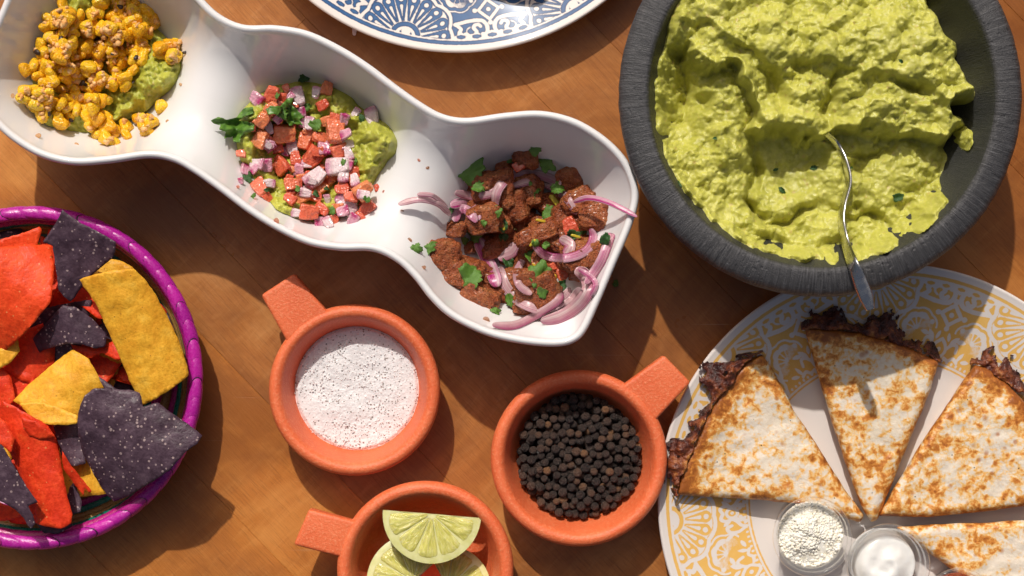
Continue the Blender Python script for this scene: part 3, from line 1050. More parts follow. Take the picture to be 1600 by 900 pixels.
def crumb_mesh(n, pos_r, mat, name, sub=1, jit=0.45):
    """many small crumbs as one mesh: pos_r = list of (centre, radius)"""
    bm = bmesh.new()
    bmesh.ops.create_icosphere(bm, subdivisions=sub, radius=1.0)
    B = np.array([v.co[:] for v in bm.verts])
    FB = np.array([[v.index for v in f.verts] for f in bm.faces])
    bm.free()
    Vs, Fs = [], []
    for i, (c, r) in enumerate(pos_r):
        b = B * (1 + jit * rng.uniform(-1, 1, (len(B), 1))) * rng.uniform(0.7, 1.2, 3)
        Vs.append(np.array(c) + b * r)
        Fs.append(FB + i * len(B))
    return np.concatenate(Vs), np.concatenate(Fs)
def build_corn():
    r = np.random.default_rng(11)
    lo, hi = corn_poly.min(0), corn_poly.max(0)
    pts = []
    tries = 0
    while len(pts) < 175 and tries < 40000:
        tries += 1
        p = r.uniform(lo, hi)
        if not inside(p[None], corn_poly)[0] or poly_dist(p[None], corn_poly)[0] < 4:
            continue
        near = 10.0 if len(pts) < 120 else 5.0
        if pts and min(math.hypot(p[0] - a, p[1] - b) for a, b in pts) < near:
            continue
        pts.append(tuple(p))
    pts += [(252, 165), (236, 190), (97, 6), (40, 108)]
    for i, (x, y) in enumerate(pts):
        rp = r.uniform(10.2, 13.2)
        z = pile1.drop(x, y, rp * 0.92, LZ(rp * 0.72, 0.04), 0.30, 55)
        s = LZ(rp, z)
        o = link('corn_kernel', corn_meshes[i % 6], None, P(x, y, z), tuple(r.uniform(-1.3, 1.3, 2)) + (r.uniform(0, 6.28),), (s, s, s))
        tag(o, 'yellow corn kernel in creamy chili coating, heaped on the left well guacamole', 'corn', 'corn kernels in the left well')
    m = Mat('creamy_chili_crumble')
    m.set('Base Color', m.ramp(m.noise(300, 3), [(0.3, (0.80, 0.32, 0.05)), (0.5, (0.84, 0.46, 0.16)), (0.75, (0.88, 0.60, 0.30))])).set('Roughness', 0.5)
    m.bump(m.noise(900, 3), 0.0006, 0.6)
    m.sss(0.2, (1, 0.6, 0.3), 0.001)
    pr = []
    for k in range(430):
        x, y = pts[r.integers(len(pts))]
        a, dd = r.uniform(0, 6.28), r.uniform(2, 13)
        x, y = x + dd * math.cos(a), y + dd * math.sin(a)
        if not inside(np.array([[x, y]]), corn_poly)[0]:
            continue
        if fbm(np.array([[x / 28, y / 28]]), 2, 5)[0] < -0.12:
            continue
        rr = LZ(r.uniform(2.0, 5.2), 0.04)
        z = pile1.at(x, y, 2.5, 45) + rr * 0.1
        pr.append((P(x, y, z), rr))
    V, F = crumb_mesh(len(pr), pr, m.m, 'x', 2)
    tag(add('chili_crumble', V, F, m.m), 'pale orange chili cheese crumble clinging among the corn kernels', 'cheese', kind='stuff')
    # charred flecks
    m = Mat('char')
    m.set('Base Color', m.ramp(m.noise(500, 2), [(0.35, (0.012, 0.008, 0.006)), (0.7, (0.07, 0.03, 0.018))])).set('Roughness', 0.4)
    me = [blob_mesh('charred_bit', m.m, 2, 0.2, 0.4, 1.6, 20 + i, (1, 0.75, 0.4)) for i in range(3)]
    for i, (x, y) in enumerate([(58, 82), (128, 130), (175, 83), (208, 128), (213, 90), (77, 178), (111, 188), (133, 132), (288, 82), (95, 60), (188, 10), (150, 60)]):
        z = pile1.at(x, y, 4, 75) + 0.001
        s = LZ(r.uniform(3.5, 6), z)
        tag(link('charred_bit', me[i % 3], None, P(x, y, z), (r.uniform(-.5, .5), r.uniform(-.5, .5), r.uniform(0, 6)), (s, s, s)),
            'small blackened kernel skin among the corn in the left well', 'char', 'charred bits in the corn')
build_corn()

# ---- leaves: lobed little sheets
def leaf_mesh(name, mat, seed, lobes=3, curl=0.25):
    r = np.random.default_rng(seed)
    a = np.linspace(0, 2 * math.pi, 64, endpoint=False)
    q = np.stack([np.cos(a) * 1.1 + seed, np.sin(a) * 1.1], 1)
    rad = 0.78 + 0.42 * fbm(q, 2, seed) + 0.16 * np.abs(np.sin(a * lobes + r.uniform(0, 6))) + 0.07 * r.uniform(-1, 1, 64)
    out = np.stack([rad * np.cos(a), rad * np.sin(a) * (0.5 + 0.08 * lobes)], 1)
    rings = [out * k for k in (1.0, 0.75, 0.5, 0.25)]
    P2 = np.concatenate(rings + [np.zeros((1, 2))])
    z = curl * (P2[:, 1] ** 2 * 1.2 - 0.5 * P2[:, 0] ** 2) + 0.3 * fbm(P2 * 1.8 + seed, 2, seed)
    n = 64
    V = np.concatenate([np.column_stack([P2, z]), np.column_stack([P2, z - 0.045])])
    N = len(P2)
    F = []
    for k in range(3):
        F += [(k * n + i, k * n + (i + 1) % n, (k + 1) * n + (i + 1) % n, (k + 1) * n + i) for i in range(n)]
    F += [(3 * n + i, 3 * n + (i + 1) % n, N - 1) for i in range(n)]
    F += [tuple(q + N for q in reversed(f)) for f in list(F)]
    F += [(i, i + N, (i + 1) % n + N, (i + 1) % n) for i in range(n)]
    return make_mesh(name, V, F, mat)
leaf_meshes = [leaf_mesh('cilantro_leaf', LEAF if i % 3 else LEAF_D, 40 + i, (3, 5, 4, 3, 2, 5)[i], (0.45, 0.7, -0.5, 0.8, 0.35, -0.6)[i]) for i in range(6)]
lr = np.random.default_rng(5)
def leaf(x, y, size, pile, label, group=None, k=None, rot=None, tilt=0.35, lift=0.0012, stretch=1.0, z=None):
    k = int(lr.integers(6)) if k is None else k
    z = (pile.at(x, y, size * 0.35, 80) + lift) if z is None else z
    s = LZ(size, z)
    o = link('cilantro_leaf', leaf_meshes[k], None, P(x, y, z), (lr.uniform(-tilt, tilt), lr.uniform(-tilt, tilt), lr.uniform(0, 6.28) if rot is None else rot), (s * stretch, s, s))
    return tag(o, label, 'herb', group)

for i, (x, y, s) in enumerate([(1272, 262, 6), (1222, 297, 6), (1402, 309, 10), (1061, 290, 7), (1408, 96, 4), (1118, 216, 4), (1212, 265, 4), (1330, 262, 3)]):
    leaf(x, y, s, None, 'dark green chopped chili bit set in the guacamole of the black bowl', 'green bits in the black bowl', 0, None, 0.3, stretch=1.2, z=guac_z(x, y) + 0.0010)

# ---- pico de gallo
def tomato_mat():
    m = Mat('tomato_flesh')
    r = m.rand()
    c = m.ramp(r, [(0.0, (0.66, 0.090, 0.040)), (0.5, (0.76, 0.165, 0.085)), (1.0, (0.82, 0.27, 0.10))])
    c = m.mix(m.ramp(m.noise(1.6, 3), [(0.42, 0.0), (0.72, 0.22)]), c, (0.84, 0.34, 0.18))
    m.set('Base Color', c).set('Roughness', m.ramp(m.noise(2.5, 3), [(0.3, 0.10), (0.7, 0.28)]))
    m.sss(0.35, (1.0, 0.4, 0.2), 0.0022)
    m.bump(m.noise(1.6, 2), 0.08, 0.25)
    m.set('Coat Weight', 0.6)
    m.set('Coat Roughness', 0.05)
    return m.m
def onion_mat(name, body, edge, lo, hi):
    m = Mat(name)
    x = m.n.new('ShaderNodeSeparateXYZ')
    m.L(m.co(), x.inputs[0])
    f = m.math('ADD', x.outputs[0], m.math('MULTIPLY', m.math('SUBTRACT', m.noise(1.6, 2), 0.5), 1.0))
    c = m.mix(m.ramp(f, [(lo, 0.0), (hi, 1.0)]), body, edge)
    c = m.mix(m.ramp(m.noise(0.9, 2), [(0.45, 0.0), (0.7, 0.5)]), c, (0.80, 0.70, 0.66))
    m.set('Base Color', c).set('Roughness', 0.15)
    m.sss(0.35, (1.0, 0.75, 0.8), 0.0022)
    m.bump(m.noise(1.4, 2), 0.08, 0.25)
    return m.m
TOM = tomato_mat()
ONI = onion_mat('red_onion_pale', (0.76, 0.60, 0.62), (0.52, 0.16, 0.27), 0.25, 0.9)
ONI_H = onion_mat('red_onion_hot', (0.70, 0.34, 0.44), (0.46, 0.035, 0.16), 0.0, 0.6)
tom_meshes = [blob_mesh('tomato_dice', TOM, 4, 0.66, 0.24, 1.0, 60 + i, (1.15, 0.85, 0.6), 0.15, 0.0, 3) for i in range(5)]
oni_meshes = [blob_mesh('onion_dice', ONI, 4, 0.66, 0.24, 1.0, 70 + i, (1.2, 0.8, 0.42), 0.18, 0.0, 3) for i in range(4)]
onih_meshes = [blob_mesh('onion_dice', ONI_H, 4, 0.66, 0.24, 1.0, 80 + i, (1.1, 0.85, 0.42), 0.18, 0.0, 3) for i in range(3)]
def build_pico():
    r = np.random.default_rng(21)
    T = [(350, 195, 80), (590, 165, 70), (310, 300, 70), (300, 385, 78), (400, 360, 100), (375, 430, 55), (390, 505, 85), (500, 395, 75), (530, 465, 92), (630, 355, 100),
         (650, 450, 85), (690, 535, 85), (440, 585, 68), (300, 600, 80), (490, 640, 70), (510, 705, 85), (570, 695, 62), (610, 745, 70), (600, 560, 60), (680, 585, 70),
         (755, 610, 80), (770, 690, 70), (560, 605, 70), (640, 690, 60), (415, 165, 40), (740, 725, 50), (330, 640, 50), (660, 605, 60), (520, 545, 50), (215, 450, 45), (812, 600, 30),
         (455, 470, 60), (590, 310, 60), (700, 640, 60), (350, 250, 60), (560, 380, 60), (610, 520, 60), (430, 650, 55), (480, 300, 50), (575, 235, 55), (540, 640, 55)]
    O = [(285, 210, 72, 1), (465, 195, 78, 0), (335, 335, 55, 0), (440, 420, 68, 0), (580, 425, 72, 1), (680, 410, 60, 0), (545, 180, 50, 0), (670, 300, 55, 1), (640, 505, 105, 0),
         (540, 555, 95, 0), (510, 605, 55, 0), (285, 495, 65, 0), (330, 500, 58, 1), (235, 520, 55, 1), (410, 440, 46, 1), (470, 525, 60, 1), (340, 580, 50, 0), (680, 670, 100, 0),
         (565, 750, 60, 1), (460, 710, 48, 0), (715, 565, 55, 0), (790, 285, 75, 0), (720, 270, 45, 0), (495, 320, 50, 1), (375, 300, 40, 1), (710, 740, 60, 1), (595, 650, 40, 0), (215, 570, 30, 1)]
    items = [(x, y, s, 2) for x, y, s in T] + [tuple(o) for o in O]
    zone = np.array([(240, 300), (300, 180), (420, 160), (500, 230), (640, 290), (700, 380), (720, 520), (790, 620), (770, 710), (610, 760), (500, 740), (430, 640), (420, 540), (260, 520)], float)
    while len(items) < 118:
        p = r.uniform((230, 150), (800, 770))
        if inside(p[None], zone)[0]:
            items.append((p[0], p[1], r.uniform(36, 62), (2, 2, 0, 1, 2)[len(items) % 5]))
    items = sorted(items, key=lambda q: (q[3] != 2) * 0.5 + r.uniform(0, 1))
    for i, (x, y, s, k) in enumerate(items):
        px, py = 300 + x / 2.8125, 80 + y / 2.8125
        rp = s / 2.8125 * 0.49
        z = pile2.drop(px, py, rp * 0.95, LZ(rp * (0.72 if k == 2 else 0.55), 0.04), 0.3, 60)
        sc = LZ(rp, z)
        me = tom_meshes[i % 5] if k == 2 else (oni_meshes[i % 4] if k == 0 else onih_meshes[i % 3])
        o = link('tomato_dice' if k == 2 else 'onion_dice', me, None, P(px, py, z), (r.uniform(-.45, .45), r.uniform(-.45, .45), r.uniform(0, 6.28)), (sc, sc, sc))
        if k == 2:
            tag(o, 'diced tomato piece in the pico de gallo of the middle well', 'tomato', 'tomato dice in the middle well')
        elif k == 0:
            tag(o, 'diced pale red onion piece in the pico de gallo of the middle well', 'onion', 'pale onion dice in the middle well')
        else:
            tag(o, 'diced bright magenta onion piece in the pico de gallo of the middle well', 'onion', 'magenta onion dice in the middle well')
    q = lambda x, y: (300 + x / 2.8125, 80 + y / 2.8125)
    G = 'cilantro scraps in the pico de gallo'
    for x, y, s in [(540, 325, 36), (665, 485, 18), (715, 485, 18), (245, 550, 30), (420, 535, 20), (745, 295, 20), (490, 120, 30), (545, 625, 20), (610, 705, 26), (465, 605, 18), (770, 650, 20), (375, 195, 16), (500, 245, 24), (590, 600, 14), (330, 610, 14), (270, 635, 16)]:
        leaf(*q(x, y), s / 2.8125, pile2, 'small cilantro scrap in the pico de gallo of the middle well', G)
build_pico()

def sprig(name, outline_px, zf, mat, label, step=2.2, thick=0.0004):
    poly = ragged(outline_px, 1.2, 5, 3, 2.0)
    p2, tris = fill(poly, step, 0.2, 2)
    z = zf(p2)
    V, F = slab(p2, tris, z, z - thick)
    return tag(add(name, V, F, mat), label, 'herb')
def q2(pts, ox=300, oy=80, s=2.8125):
    return np.array([(ox + x / s, oy + y / s) for x, y in pts], float)
sp = q2([(82, 305), (115, 288), (150, 300), (195, 292), (185, 300), (230, 250), (268, 245), (272, 275), (235, 285), (205, 303), (240, 308), (275, 320), (272, 350), (238, 365), (215, 375), (212, 402), (180, 398), (178, 375), (140, 385), (150, 355), (118, 345), (128, 325), (95, 320)])
zl = pile2.at(395, 200, 6, 70)
sprig('cilantro_leaf', sp, lambda p: np.array([pile2.at(a, b, 5, 85) for a, b in p]) + 0.002 + 0.003 * (1 - sstep(330, 395, p[:, 0])) + 0.0016 * np.sin(p[:, 1] * 0.35) + 0.002 * fbm(p / 12, 2, 4), LEAF,
      'large cilantro leaf jutting left out of the pico de gallo')
sp = q2([(325, 255), (345, 240), (390, 240), (420, 205), (445, 205), (440, 235), (470, 265), (495, 290), (470, 300), (490, 325), (450, 318), (430, 330), (415, 310), (385, 290), (360, 275), (335, 280)])
sprig('cilantro_leaf', sp, lambda p: np.array([pile2.at(a, b, 7, 92) for a, b in p]) + 0.0015 + 0.0012 * fbm(p / 9, 2, 8), LEAF,
      'ragged cilantro leaf lying across the tomato in the middle well')

# ---- beef with onion
def meat_mat():
    m = Mat('braised_meat')
    a = m.noise(1.5, 4, 0.6)
    b = m.noise(4.5, 4, 0.65)
    c = m.ramp(a, [(0.28, (0.32, 0.060, 0.022)), (0.5, (0.60, 0.160, 0.052)), (0.74, (0.74, 0.29, 0.10))])
    c = m.mix(m.ramp(b, [(0.55, 0.0), (0.75, 0.6)]), c, (0.62, 0.30, 0.12))
    c = m.mix(m.math('MULTIPLY', m.rand(), 0.35), c, (0.33, 0.065, 0.022))
    m.set('Base Color', c)
    m.set('Roughness', m.ramp(b, [(0.3, 0.16), (0.7, 0.42)]))
    fib = m.noise(1.0, 4, 0.6, m.mapping(m.co(), (2.6, 5, 5)), 1.0)
    m.bump(fib, 0.18, 0.6)
    m.bump(m.noise(9, 4), 0.08, 0.5)
    m.set('Coat Weight', 0.15)
    m.set('Coat Roughness', 0.15)
    return m.m
MEAT = meat_mat()
def q3(x, y):
    return 600 + x / 2.369, 180 + y / 2.369
def build_meat():
    r = np.random.default_rng(31)
    # a low bed so the heap is not hollow
    items = [(600, 560, 90, 0.62, 'dark browned meat piece low in the heap behind the big leaf'), (420, 470, 90, 0.6, 'dark meat piece deep in the shadow at the heap centre left'),
             (640, 330, 90, 0.6, 'dark meat piece buried under the arched onion rings'),
             (440, 190, 42, 0.9, 'thin meat strip at the back edge beside the topmost chunk'), (370, 250, 44, 0.7, 'flat meat strip beside the upper cilantro leaf'), (320, 490, 34, 0.8, 'small meat nub between the two left chunks'),
             (530, 610, 46, 0.8, 'meat piece left of the big flat cilantro leaf'), (510, 712, 44, 0.6, 'meat piece at the front edge under the long onion strips'), (705, 545, 52, 0.8, 'meat piece under the bright curved onion at right'),
             (690, 240, 66, 0.95, 'dark square meat cube at the upper right of the heap'), (785, 380, 76, 0.8, 'dark red meat chunk farthest right in the heap'),
             (215, 515, 82, 0.85, 'glossy meat chunk farthest left in the heap'), (358, 672, 82, 0.66, 'large folded meat chunk at the front left of the heap'),
             (260, 420, 54, 0.65, 'small meat chunk above the farthest left chunk'), (525, 158, 62, 0.85, 'topmost browned meat chunk at the back of the heap'),
             (370, 388, 74, 0.9, 'tall meat chunk beside the broad magenta onion strip'), (480, 340, 68, 1.0, 'ridged meat chunk inside the arched onion ring'),
             (575, 440, 100, 0.52, 'wide craggy tan meat chunk at the centre of the heap')]
    low = []
    for k in range(24):
        a, q = r.uniform(0, 6.28), math.sqrt(r.uniform(0, 1))
        low.append((530 + 300 * q * math.cos(a), 480 + 240 * q * math.sin(a), r.uniform(70, 105), r.uniform(0.6, 0.95), 'dark meat piece in the bottom layer of the right well heap'))
    for i, (x, y, s, asp, lab) in enumerate(low + items):
        px, py = q3(x, y)
        rp = s / 2.369 * 0.86
        me = blob_mesh('meat_chunk', MEAT, 5, 0.55, 0.36, 1.15, 100 + i, (1.0, asp, 0.62), 0.1, 0.10, 2.6)
        z = pile3.drop(px, py, rp * 0.8, LZ(rp * 0.55, 0.035), 0.42, 50)
        sc = LZ(rp, z)
        tag(link('meat_chunk', me, None, P(px, py, z), (r.uniform(-.3, .3), r.uniform(-.3, .3), r.uniform(-0.5, 0.5)), (sc, sc, sc)), lab, 'meat', 'meat chunks in the right well')
build_meat()

def sliver_mat(name, pale, hot, k0, k1):
    m = Mat(name)
    t = m.attr('side')
    f = m.math('ADD', t, m.math('MULTIPLY', m.math('SUBTRACT', m.noise(160, 3), 0.5), 0.5))
    c = m.mix(m.ramp(f, [(k0, 0.0), (k1, 1.0)]), pale, hot)
    cx = m.n.new('ShaderNodeCombineXYZ')
    m.L(m.math('MULTIPLY', t, 9.0), cx.inputs[0])
    m.L(m.math('MULTIPLY', m.rand(), 40.0), cx.inputs[1])
    stripe = m.noise(1.0, 3, 0.6, cx.outputs[0])
    c = m.mix(m.ramp(stripe, [(0.45, 0.0), (0.62, 0.7)]), c, (0.72, 0.56, 0.54))
    c = m.mix(m.ramp(m.noise(90, 3), [(0.5, 0.0), (0.75, 0.5)]), c, (0.50, 0.27, 0.24))
    m.set('Base Color', c).set('Roughness', 0.32)
    m.sss(0.3, (1.0, 0.6, 0.65), 0.002)
    m.bump(m.noise(1.0, 2, 0.5, m.mapping(m.co(), (500, 500, 500))), 0.0005, 0.3)
    return m.m
SLV = sliver_mat('onion_sliver', (0.52, 0.27, 0.30), (0.36, 0.050, 0.15), 0.4, 0.95)
SLV_H = sliver_mat('onion_sliver_hot', (0.58, 0.26, 0.36), (0.38, 0.010, 0.15), 0.2, 0.65)
def sliver(path, width, mat, label, lift=0.0012, up=0.0, zs=None, flip=1):
    c = spline(np.array([q3(*p) for p in path], float), 10, False)
    n = len(c)
    if zs is None:
        z = np.array([pile3.at(x, y, width / 2.369 * 0.5, 88) for x, y in c])
        for _ in range(4):
            z = np.concatenate([[z[0]], (z[:-2] + 2 * z[1:-1] + z[2:]) / 4, [z[-1]]])
        z = np.maximum(z, np.array([pile3.at(x, y, 3, 60) for x, y in c])) + lift
    else:
        z = np.interp(np.linspace(0, 1, n), np.linspace(0, 1, len(zs)), zs)
    w = LZ(width / 2.369 * 0.60, 0.04)
    t = np.gradient(c, axis=0)
    t /= np.linalg.norm(t, axis=1)[:, None]
    nx = np.stack([-t[:, 1], t[:, 0]], 1) * flip
    env = np.clip(np.minimum(np.linspace(0, 1, n), np.linspace(1, 0, n)) * 6, 0, 1) ** 0.5 * 0.85 + 0.15
    prof = [(-1, -0.25), (-0.85, 0.12), (-0.45, 0.42), (0, 0.52), (0.45, 0.42), (0.85, 0.12), (1, -0.3), (0.8, -0.18), (0.42, 0.12), (0, 0.22), (-0.42, 0.12), (-0.8, -0.18)]
    V, A = [], []
    ct = PA(c, z)
    for i in range(n):
        for a, b in prof:
            V.append(ct[i] + np.array([nx[i, 0], -nx[i, 1], 0]) * a * w * env[i] + np.array([0, 0, 1]) * (b * min(w, 0.0022) * 0.42 * env[i] + (up + 0.28 * math.sin(i * 0.11 + width)) * a * w))
            A.append((a + 1) / 2)
    k = len(prof)
    F = [(i * k + j, i * k + (j + 1) % k, (i + 1) * k + (j + 1) % k, (i + 1) * k + j) for i in range(n - 1) for j in range(k)]
    F += [tuple(range(k))[::-1], tuple((n - 1) * k + j for j in range(k))]
    o = add('onion_sliver', np.array(V), F, mat, None, True, {'side': A})
    tag(o, label, 'onion', 'red onion slivers in the right well')
    for i in range(0, n, 2):
        mm = np.hypot(pile3.X - c[i, 0], pile3.Y - c[i, 1]) < width / 2.369 * 0.45
        pile3.H[mm] = np.maximum(pile3.H[mm], z[i] + 0.0008)
sliver([(420, 525), (470, 508), (492, 475)], 40, SLV, 'short wide onion piece beside the magenta strip')
sliver([(580, 762), (650, 748), (720, 702), (757, 640), (740, 590), (705, 575)], 42, SLV, 'broad dusky onion strip curving round the lower right of the heap')
sliver([(640, 720), (690, 690), (730, 640)], 30, SLV, 'short onion strip inside the lower right curve')
sliver([(745, 625), (800, 545), (832, 460), (838, 435)], 30, SLV_H, 'straight dark magenta onion strip along the right wall')
sliver([(720, 570), (768, 600), (784, 630), (765, 668)], 18, SLV_H, 'small onion hook with a red edge at lower right')
sliver([(432, 560), (450, 635), (505, 688), (580, 715), (650, 690), (690, 640)], 36, SLV, 'long pale onion strip curving below the big leaf')
sliver([(400, 775), (480, 778), (560, 742), (640, 690), (656, 655)], 26, SLV, 'thin onion strip at the very front of the heap')
sliver([(245, 335), (290, 325), (330, 345), (350, 390)], 32, SLV_H, 'curled onion piece where the left slivers meet the heap')
sliver([(262, 395), (275, 355), (305, 350), (345, 395)], 30, SLV_H, 'magenta onion loop left of the tall meat chunk')
sliver([(262, 285), (330, 300), (400, 290), (430, 262)], 28, SLV, 'onion strip running under the upper cilantro leaf')
sliver([(345, 452), (372, 510), (400, 575), (420, 636)], 44, SLV_H, 'broad bright magenta onion strip down the left of the heap')
sliver([(412, 345), (420, 280), (468, 226), (540, 215), (610, 232), (655, 258)], 32, SLV, 'upper arched pale onion ring across the back of the heap')
sliver([(465, 268), (540, 246), (620, 265), (680, 312), (712, 368)], 26, SLV, 'lower arched pale onion ring in front of the back meat cube')
sliver([(650, 455), (690, 480), (672, 520)], 34, SLV, 'short cloudy onion piece beside the wide meat chunk')
sliver([(552, 480), (600, 520), (680, 528), (748, 502), (775, 455), (765, 420)], 28, SLV_H, 'bright curved onion ring at the right centre of the heap', flip=-1)
sliver([(522, 525), (492, 580), (502, 630), (548, 662)], 24, SLV, 'small pale onion hook left of the big leaf')
zt = pile3.at(*q3(245, 360), 4, 80)
def dz_at(p):
    w = P(p[0], p[1], 0.045)
    return dish_z(w[0], w[1])
sliver([(52, 330), (130, 312), (200, 328), (248, 372)], 20, SLV, 'thin onion sliver reaching farthest left over the white dish', zs=[dz_at(q3(52, 330)) + 0.006, dz_at(q3(130, 312)) + 0.009, dz_at(q3(200, 328)) + 0.008, zt + 0.002])
sliver([(122, 293), (180, 298), (235, 342)], 15, SLV, 'thinner onion sliver lying above the farthest left one', zs=[dz_at(q3(122, 293)) + 0.010, dz_at(q3(180, 298)) + 0.011, zt + 0.004])
sliver([(702, 322), (760, 306), (840, 326), (938, 376)], 18, SLV_H, 'pointed magenta onion sliver jutting over the dish rim at right', zs=[0.050, 0.059, 0.067, 0.0735])
def build_meat_greens():
    G = 'cilantro scraps on the meat'
    L_ = 'small chopped cilantro scrap scattered on the meat in the right well'
    for x, y, s, lab in [(325, 208, 52, 'upright dark cilantro leaf at the upper left of the meat'), (600, 178, 38, 'cilantro leaf draped on the topmost meat chunk'),
                         (582, 598, 48, 'big flat cilantro leaf at the front centre of the meat'), (620, 362, 34, 'glossy cilantro leaf right of the arched onion rings'),
                         (325, 600, 44, 'chopped cilantro cluster between the front left meat chunks')]:
        leaf(*q3(x, y), s / 2.369 * 1.2, pile3, lab, None, None, None, 0.3, 0.002)
    for x, y, s in [(550, 275, 32), (575, 325, 26), (170, 490, 26), (120, 488, 20), (330, 442, 28), (350, 268, 24), (640, 270, 26), (440, 410, 22), (420, 360, 22), (465, 682, 24), (820, 462, 24), (550, 525, 28),
                    (440, 450, 20), (315, 405, 16), (370, 400, 13), (460, 540, 26), (700, 445, 24), (560, 470, 16), (655, 630, 22), (560, 130, 22), (470, 168, 14), (300, 465, 16), (415, 725, 18), (580, 655, 22), (725, 400, 16), (740, 440, 18), (600, 480, 14), (250, 352, 12)]:
        leaf(*q3(x, y), s / 2.369 * 1.25, pile3, L_, G, None, None, 0.5, 0.0015)
    r = np.random.default_rng(77)
    m = Mat('yellow_chili')
    m.set('Base Color', m.mix(m.rand(), (0.62, 0.36, 0.02), (0.42, 0.48, 0.05))).set('Roughness', 0.25)
    me = blob_mesh('pepper_strip', m.m, 3, 0.7, 0.1, 1.2, 7, (1.0, 0.28, 0.22))
    for x, y, s, a in [(632, 612, 50, 1.6), (475, 425, 52, -0.2), (640, 325, 80, 0.9), (550, 472, 36, -0.9), (710, 448, 40, 0.3), (440, 408, 40, 1.3), (580, 390, 40, 0.2), (560, 560, 34, 0.9)]:
        px, py = q3(x, y)
        z = pile3.at(px, py, 6, 80) + 0.001
        sc = LZ(s / 2.369 * 0.5, z)
        tag(link('pepper_strip', me, None, P(px, py, z), (0.1, 0.1, -a), (sc, sc, sc)), 'short yellow green chili strip tucked among meat and onion', 'chili', 'chili strips on the meat')
    for x, y, s, lab in [(500, 190, 44, 'small red tomato piece under the topmost meat chunk'), (690, 412, 70, 'orange tomato piece beside the bright curved onion'), (665, 590, 60, 'red tomato piece right of the big flat leaf'), (635, 555, 40, 'small tomato piece above the big flat leaf')]:
        px, py = q3(x, y)
        rp = s / 2.369 * 0.5
        z = pile3.drop(px, py, rp, LZ(rp * 0.6, 0.04), 0.5, 50)
        sc = LZ(rp, z)
        tag(link('tomato_dice', tom_meshes[int(x) % 5], None, P(px, py, z), (0.2, 0.1, x), (sc, sc, sc * 0.9)), lab, 'tomato')
build_meat_greens()

# ---------------------------------------------------------------- terracotta cups with a tab handle
def clay_mat():
    m = Mat('terracotta_plastic')
    n = m.noise(650, 3, 0.7)
    big = m.noise(40, 3)
    c = m.ramp(big, [(0.3, (0.76, 0.135, 0.042)), (0.7, (0.84, 0.185, 0.066))])
    c = m.mix(m.ramp(n, [(0.50, 0.0), (0.72, 0.5)]), c, (0.90, 0.36, 0.18))
    c = m.mix(m.ramp(n, [(0.24, 0.35), (0.40, 0.0)]), c, (0.52, 0.065, 0.022))
    m.set('Base Color', c).set('Roughness', m.ramp(n, [(0.3, 0.38), (0.7, 0.58)])).set('Specular IOR Level', 0.45)
    m.bump(n, 0.0007, 0.6)
    m.bump(m.noise(1.0, 3, 0.6, m.polar(3, 350, 350)), 0.0004, 0.3)
    return m.m
CLAY = clay_mat()
CZ = 0.036
def clay_cup(cx, cy, rpx, handle, label):
    c = np.array(P(cx, cy, CZ))
    c[2] = 0
    R = LZ(rpx, CZ)
    prof = [(0.0005, 0.004), (R * 0.35, 0.004), (R * 0.58, 0.0055), (R * 0.68, 0.010), (R * 0.745, 0.017), (R * 0.79, 0.025), (R * 0.83, 0.0315), (R * 0.855, 0.0342), (R * 0.885, 0.0356),
            (R * 0.925, 0.036), (R * 0.965, 0.0352), (R * 0.99, 0.0335), (R, 0.031), (R * 0.985, 0.0265), (R * 0.95, 0.020), (R * 0.88, 0.011), (R * 0.78, 0.004), (R * 0.70, 0.0006), (R * 0.62, 0.0), (0.0005, 0.0)]
    V, F = lathe(prof, 160, (0, 0, 0), 3)
    root = thing('clay_cup', tuple(c), label, 'cup', 'terracotta cups with tab handles')
    link('cup_body', make_mesh('cup_body', V, F, CLAY), root)
    # handle: rounded tab at rim level
    bm = bmesh.new()
    lo, hi = 0.0235, 0.0352
    b = [bm.verts.new(Vector(P(x, y, CZ)) - Vector(c) + Vector((0, 0, lo + (0.003 if k in (0, 3) else 0) - CZ))) for k, (x, y) in enumerate(handle)]
    t = [bm.verts.new(Vector(P(x, y, CZ)) - Vector(c) + Vector((0, 0, hi - CZ))) for k, (x, y) in enumerate(handle)]
    bm.faces.new(b[::-1])
    bm.faces.new(t)
    for i in range(4):
        j = (i + 1) % 4
        bm.faces.new((b[i], b[j], t[j], t[i]))
    bmesh.ops.recalc_face_normals(bm, faces=bm.faces)
    bmesh.ops.bevel(bm, geom=list(bm.edges), offset=0.0022, segments=4, profile=0.6, affect='EDGES')
    me = bpy.data.meshes.new('handle')
    bm.to_mesh(me)
    bm.free()
    me.polygons.foreach_set('use_smooth', [True] * len(me.polygons))
    me.materials.append(CLAY)
    link('handle', me, root)
    return c, R
# handle corners: inner-left, outer-left, outer-right, inner-right (photo pixels)
saltC, saltR = clay_cup(553, 610, 134.5, [(450, 538), (407, 461), (459, 427), (515, 491)], 'terracotta cup of coarse salt, its handle pointing up and left')
pepC, pepR = clay_cup(905, 717, 138.5, [(969, 605), (1038, 555), (1080, 598), (1021, 661)], 'terracotta cup of black peppercorns, its handle pointing up and right')
limC, limR = clay_cup(664, 891, 138.5, [(536, 872), (458, 852), (482, 796), (559, 816)], 'terracotta cup of lime wedges, its handle pointing left, cut by the frame')

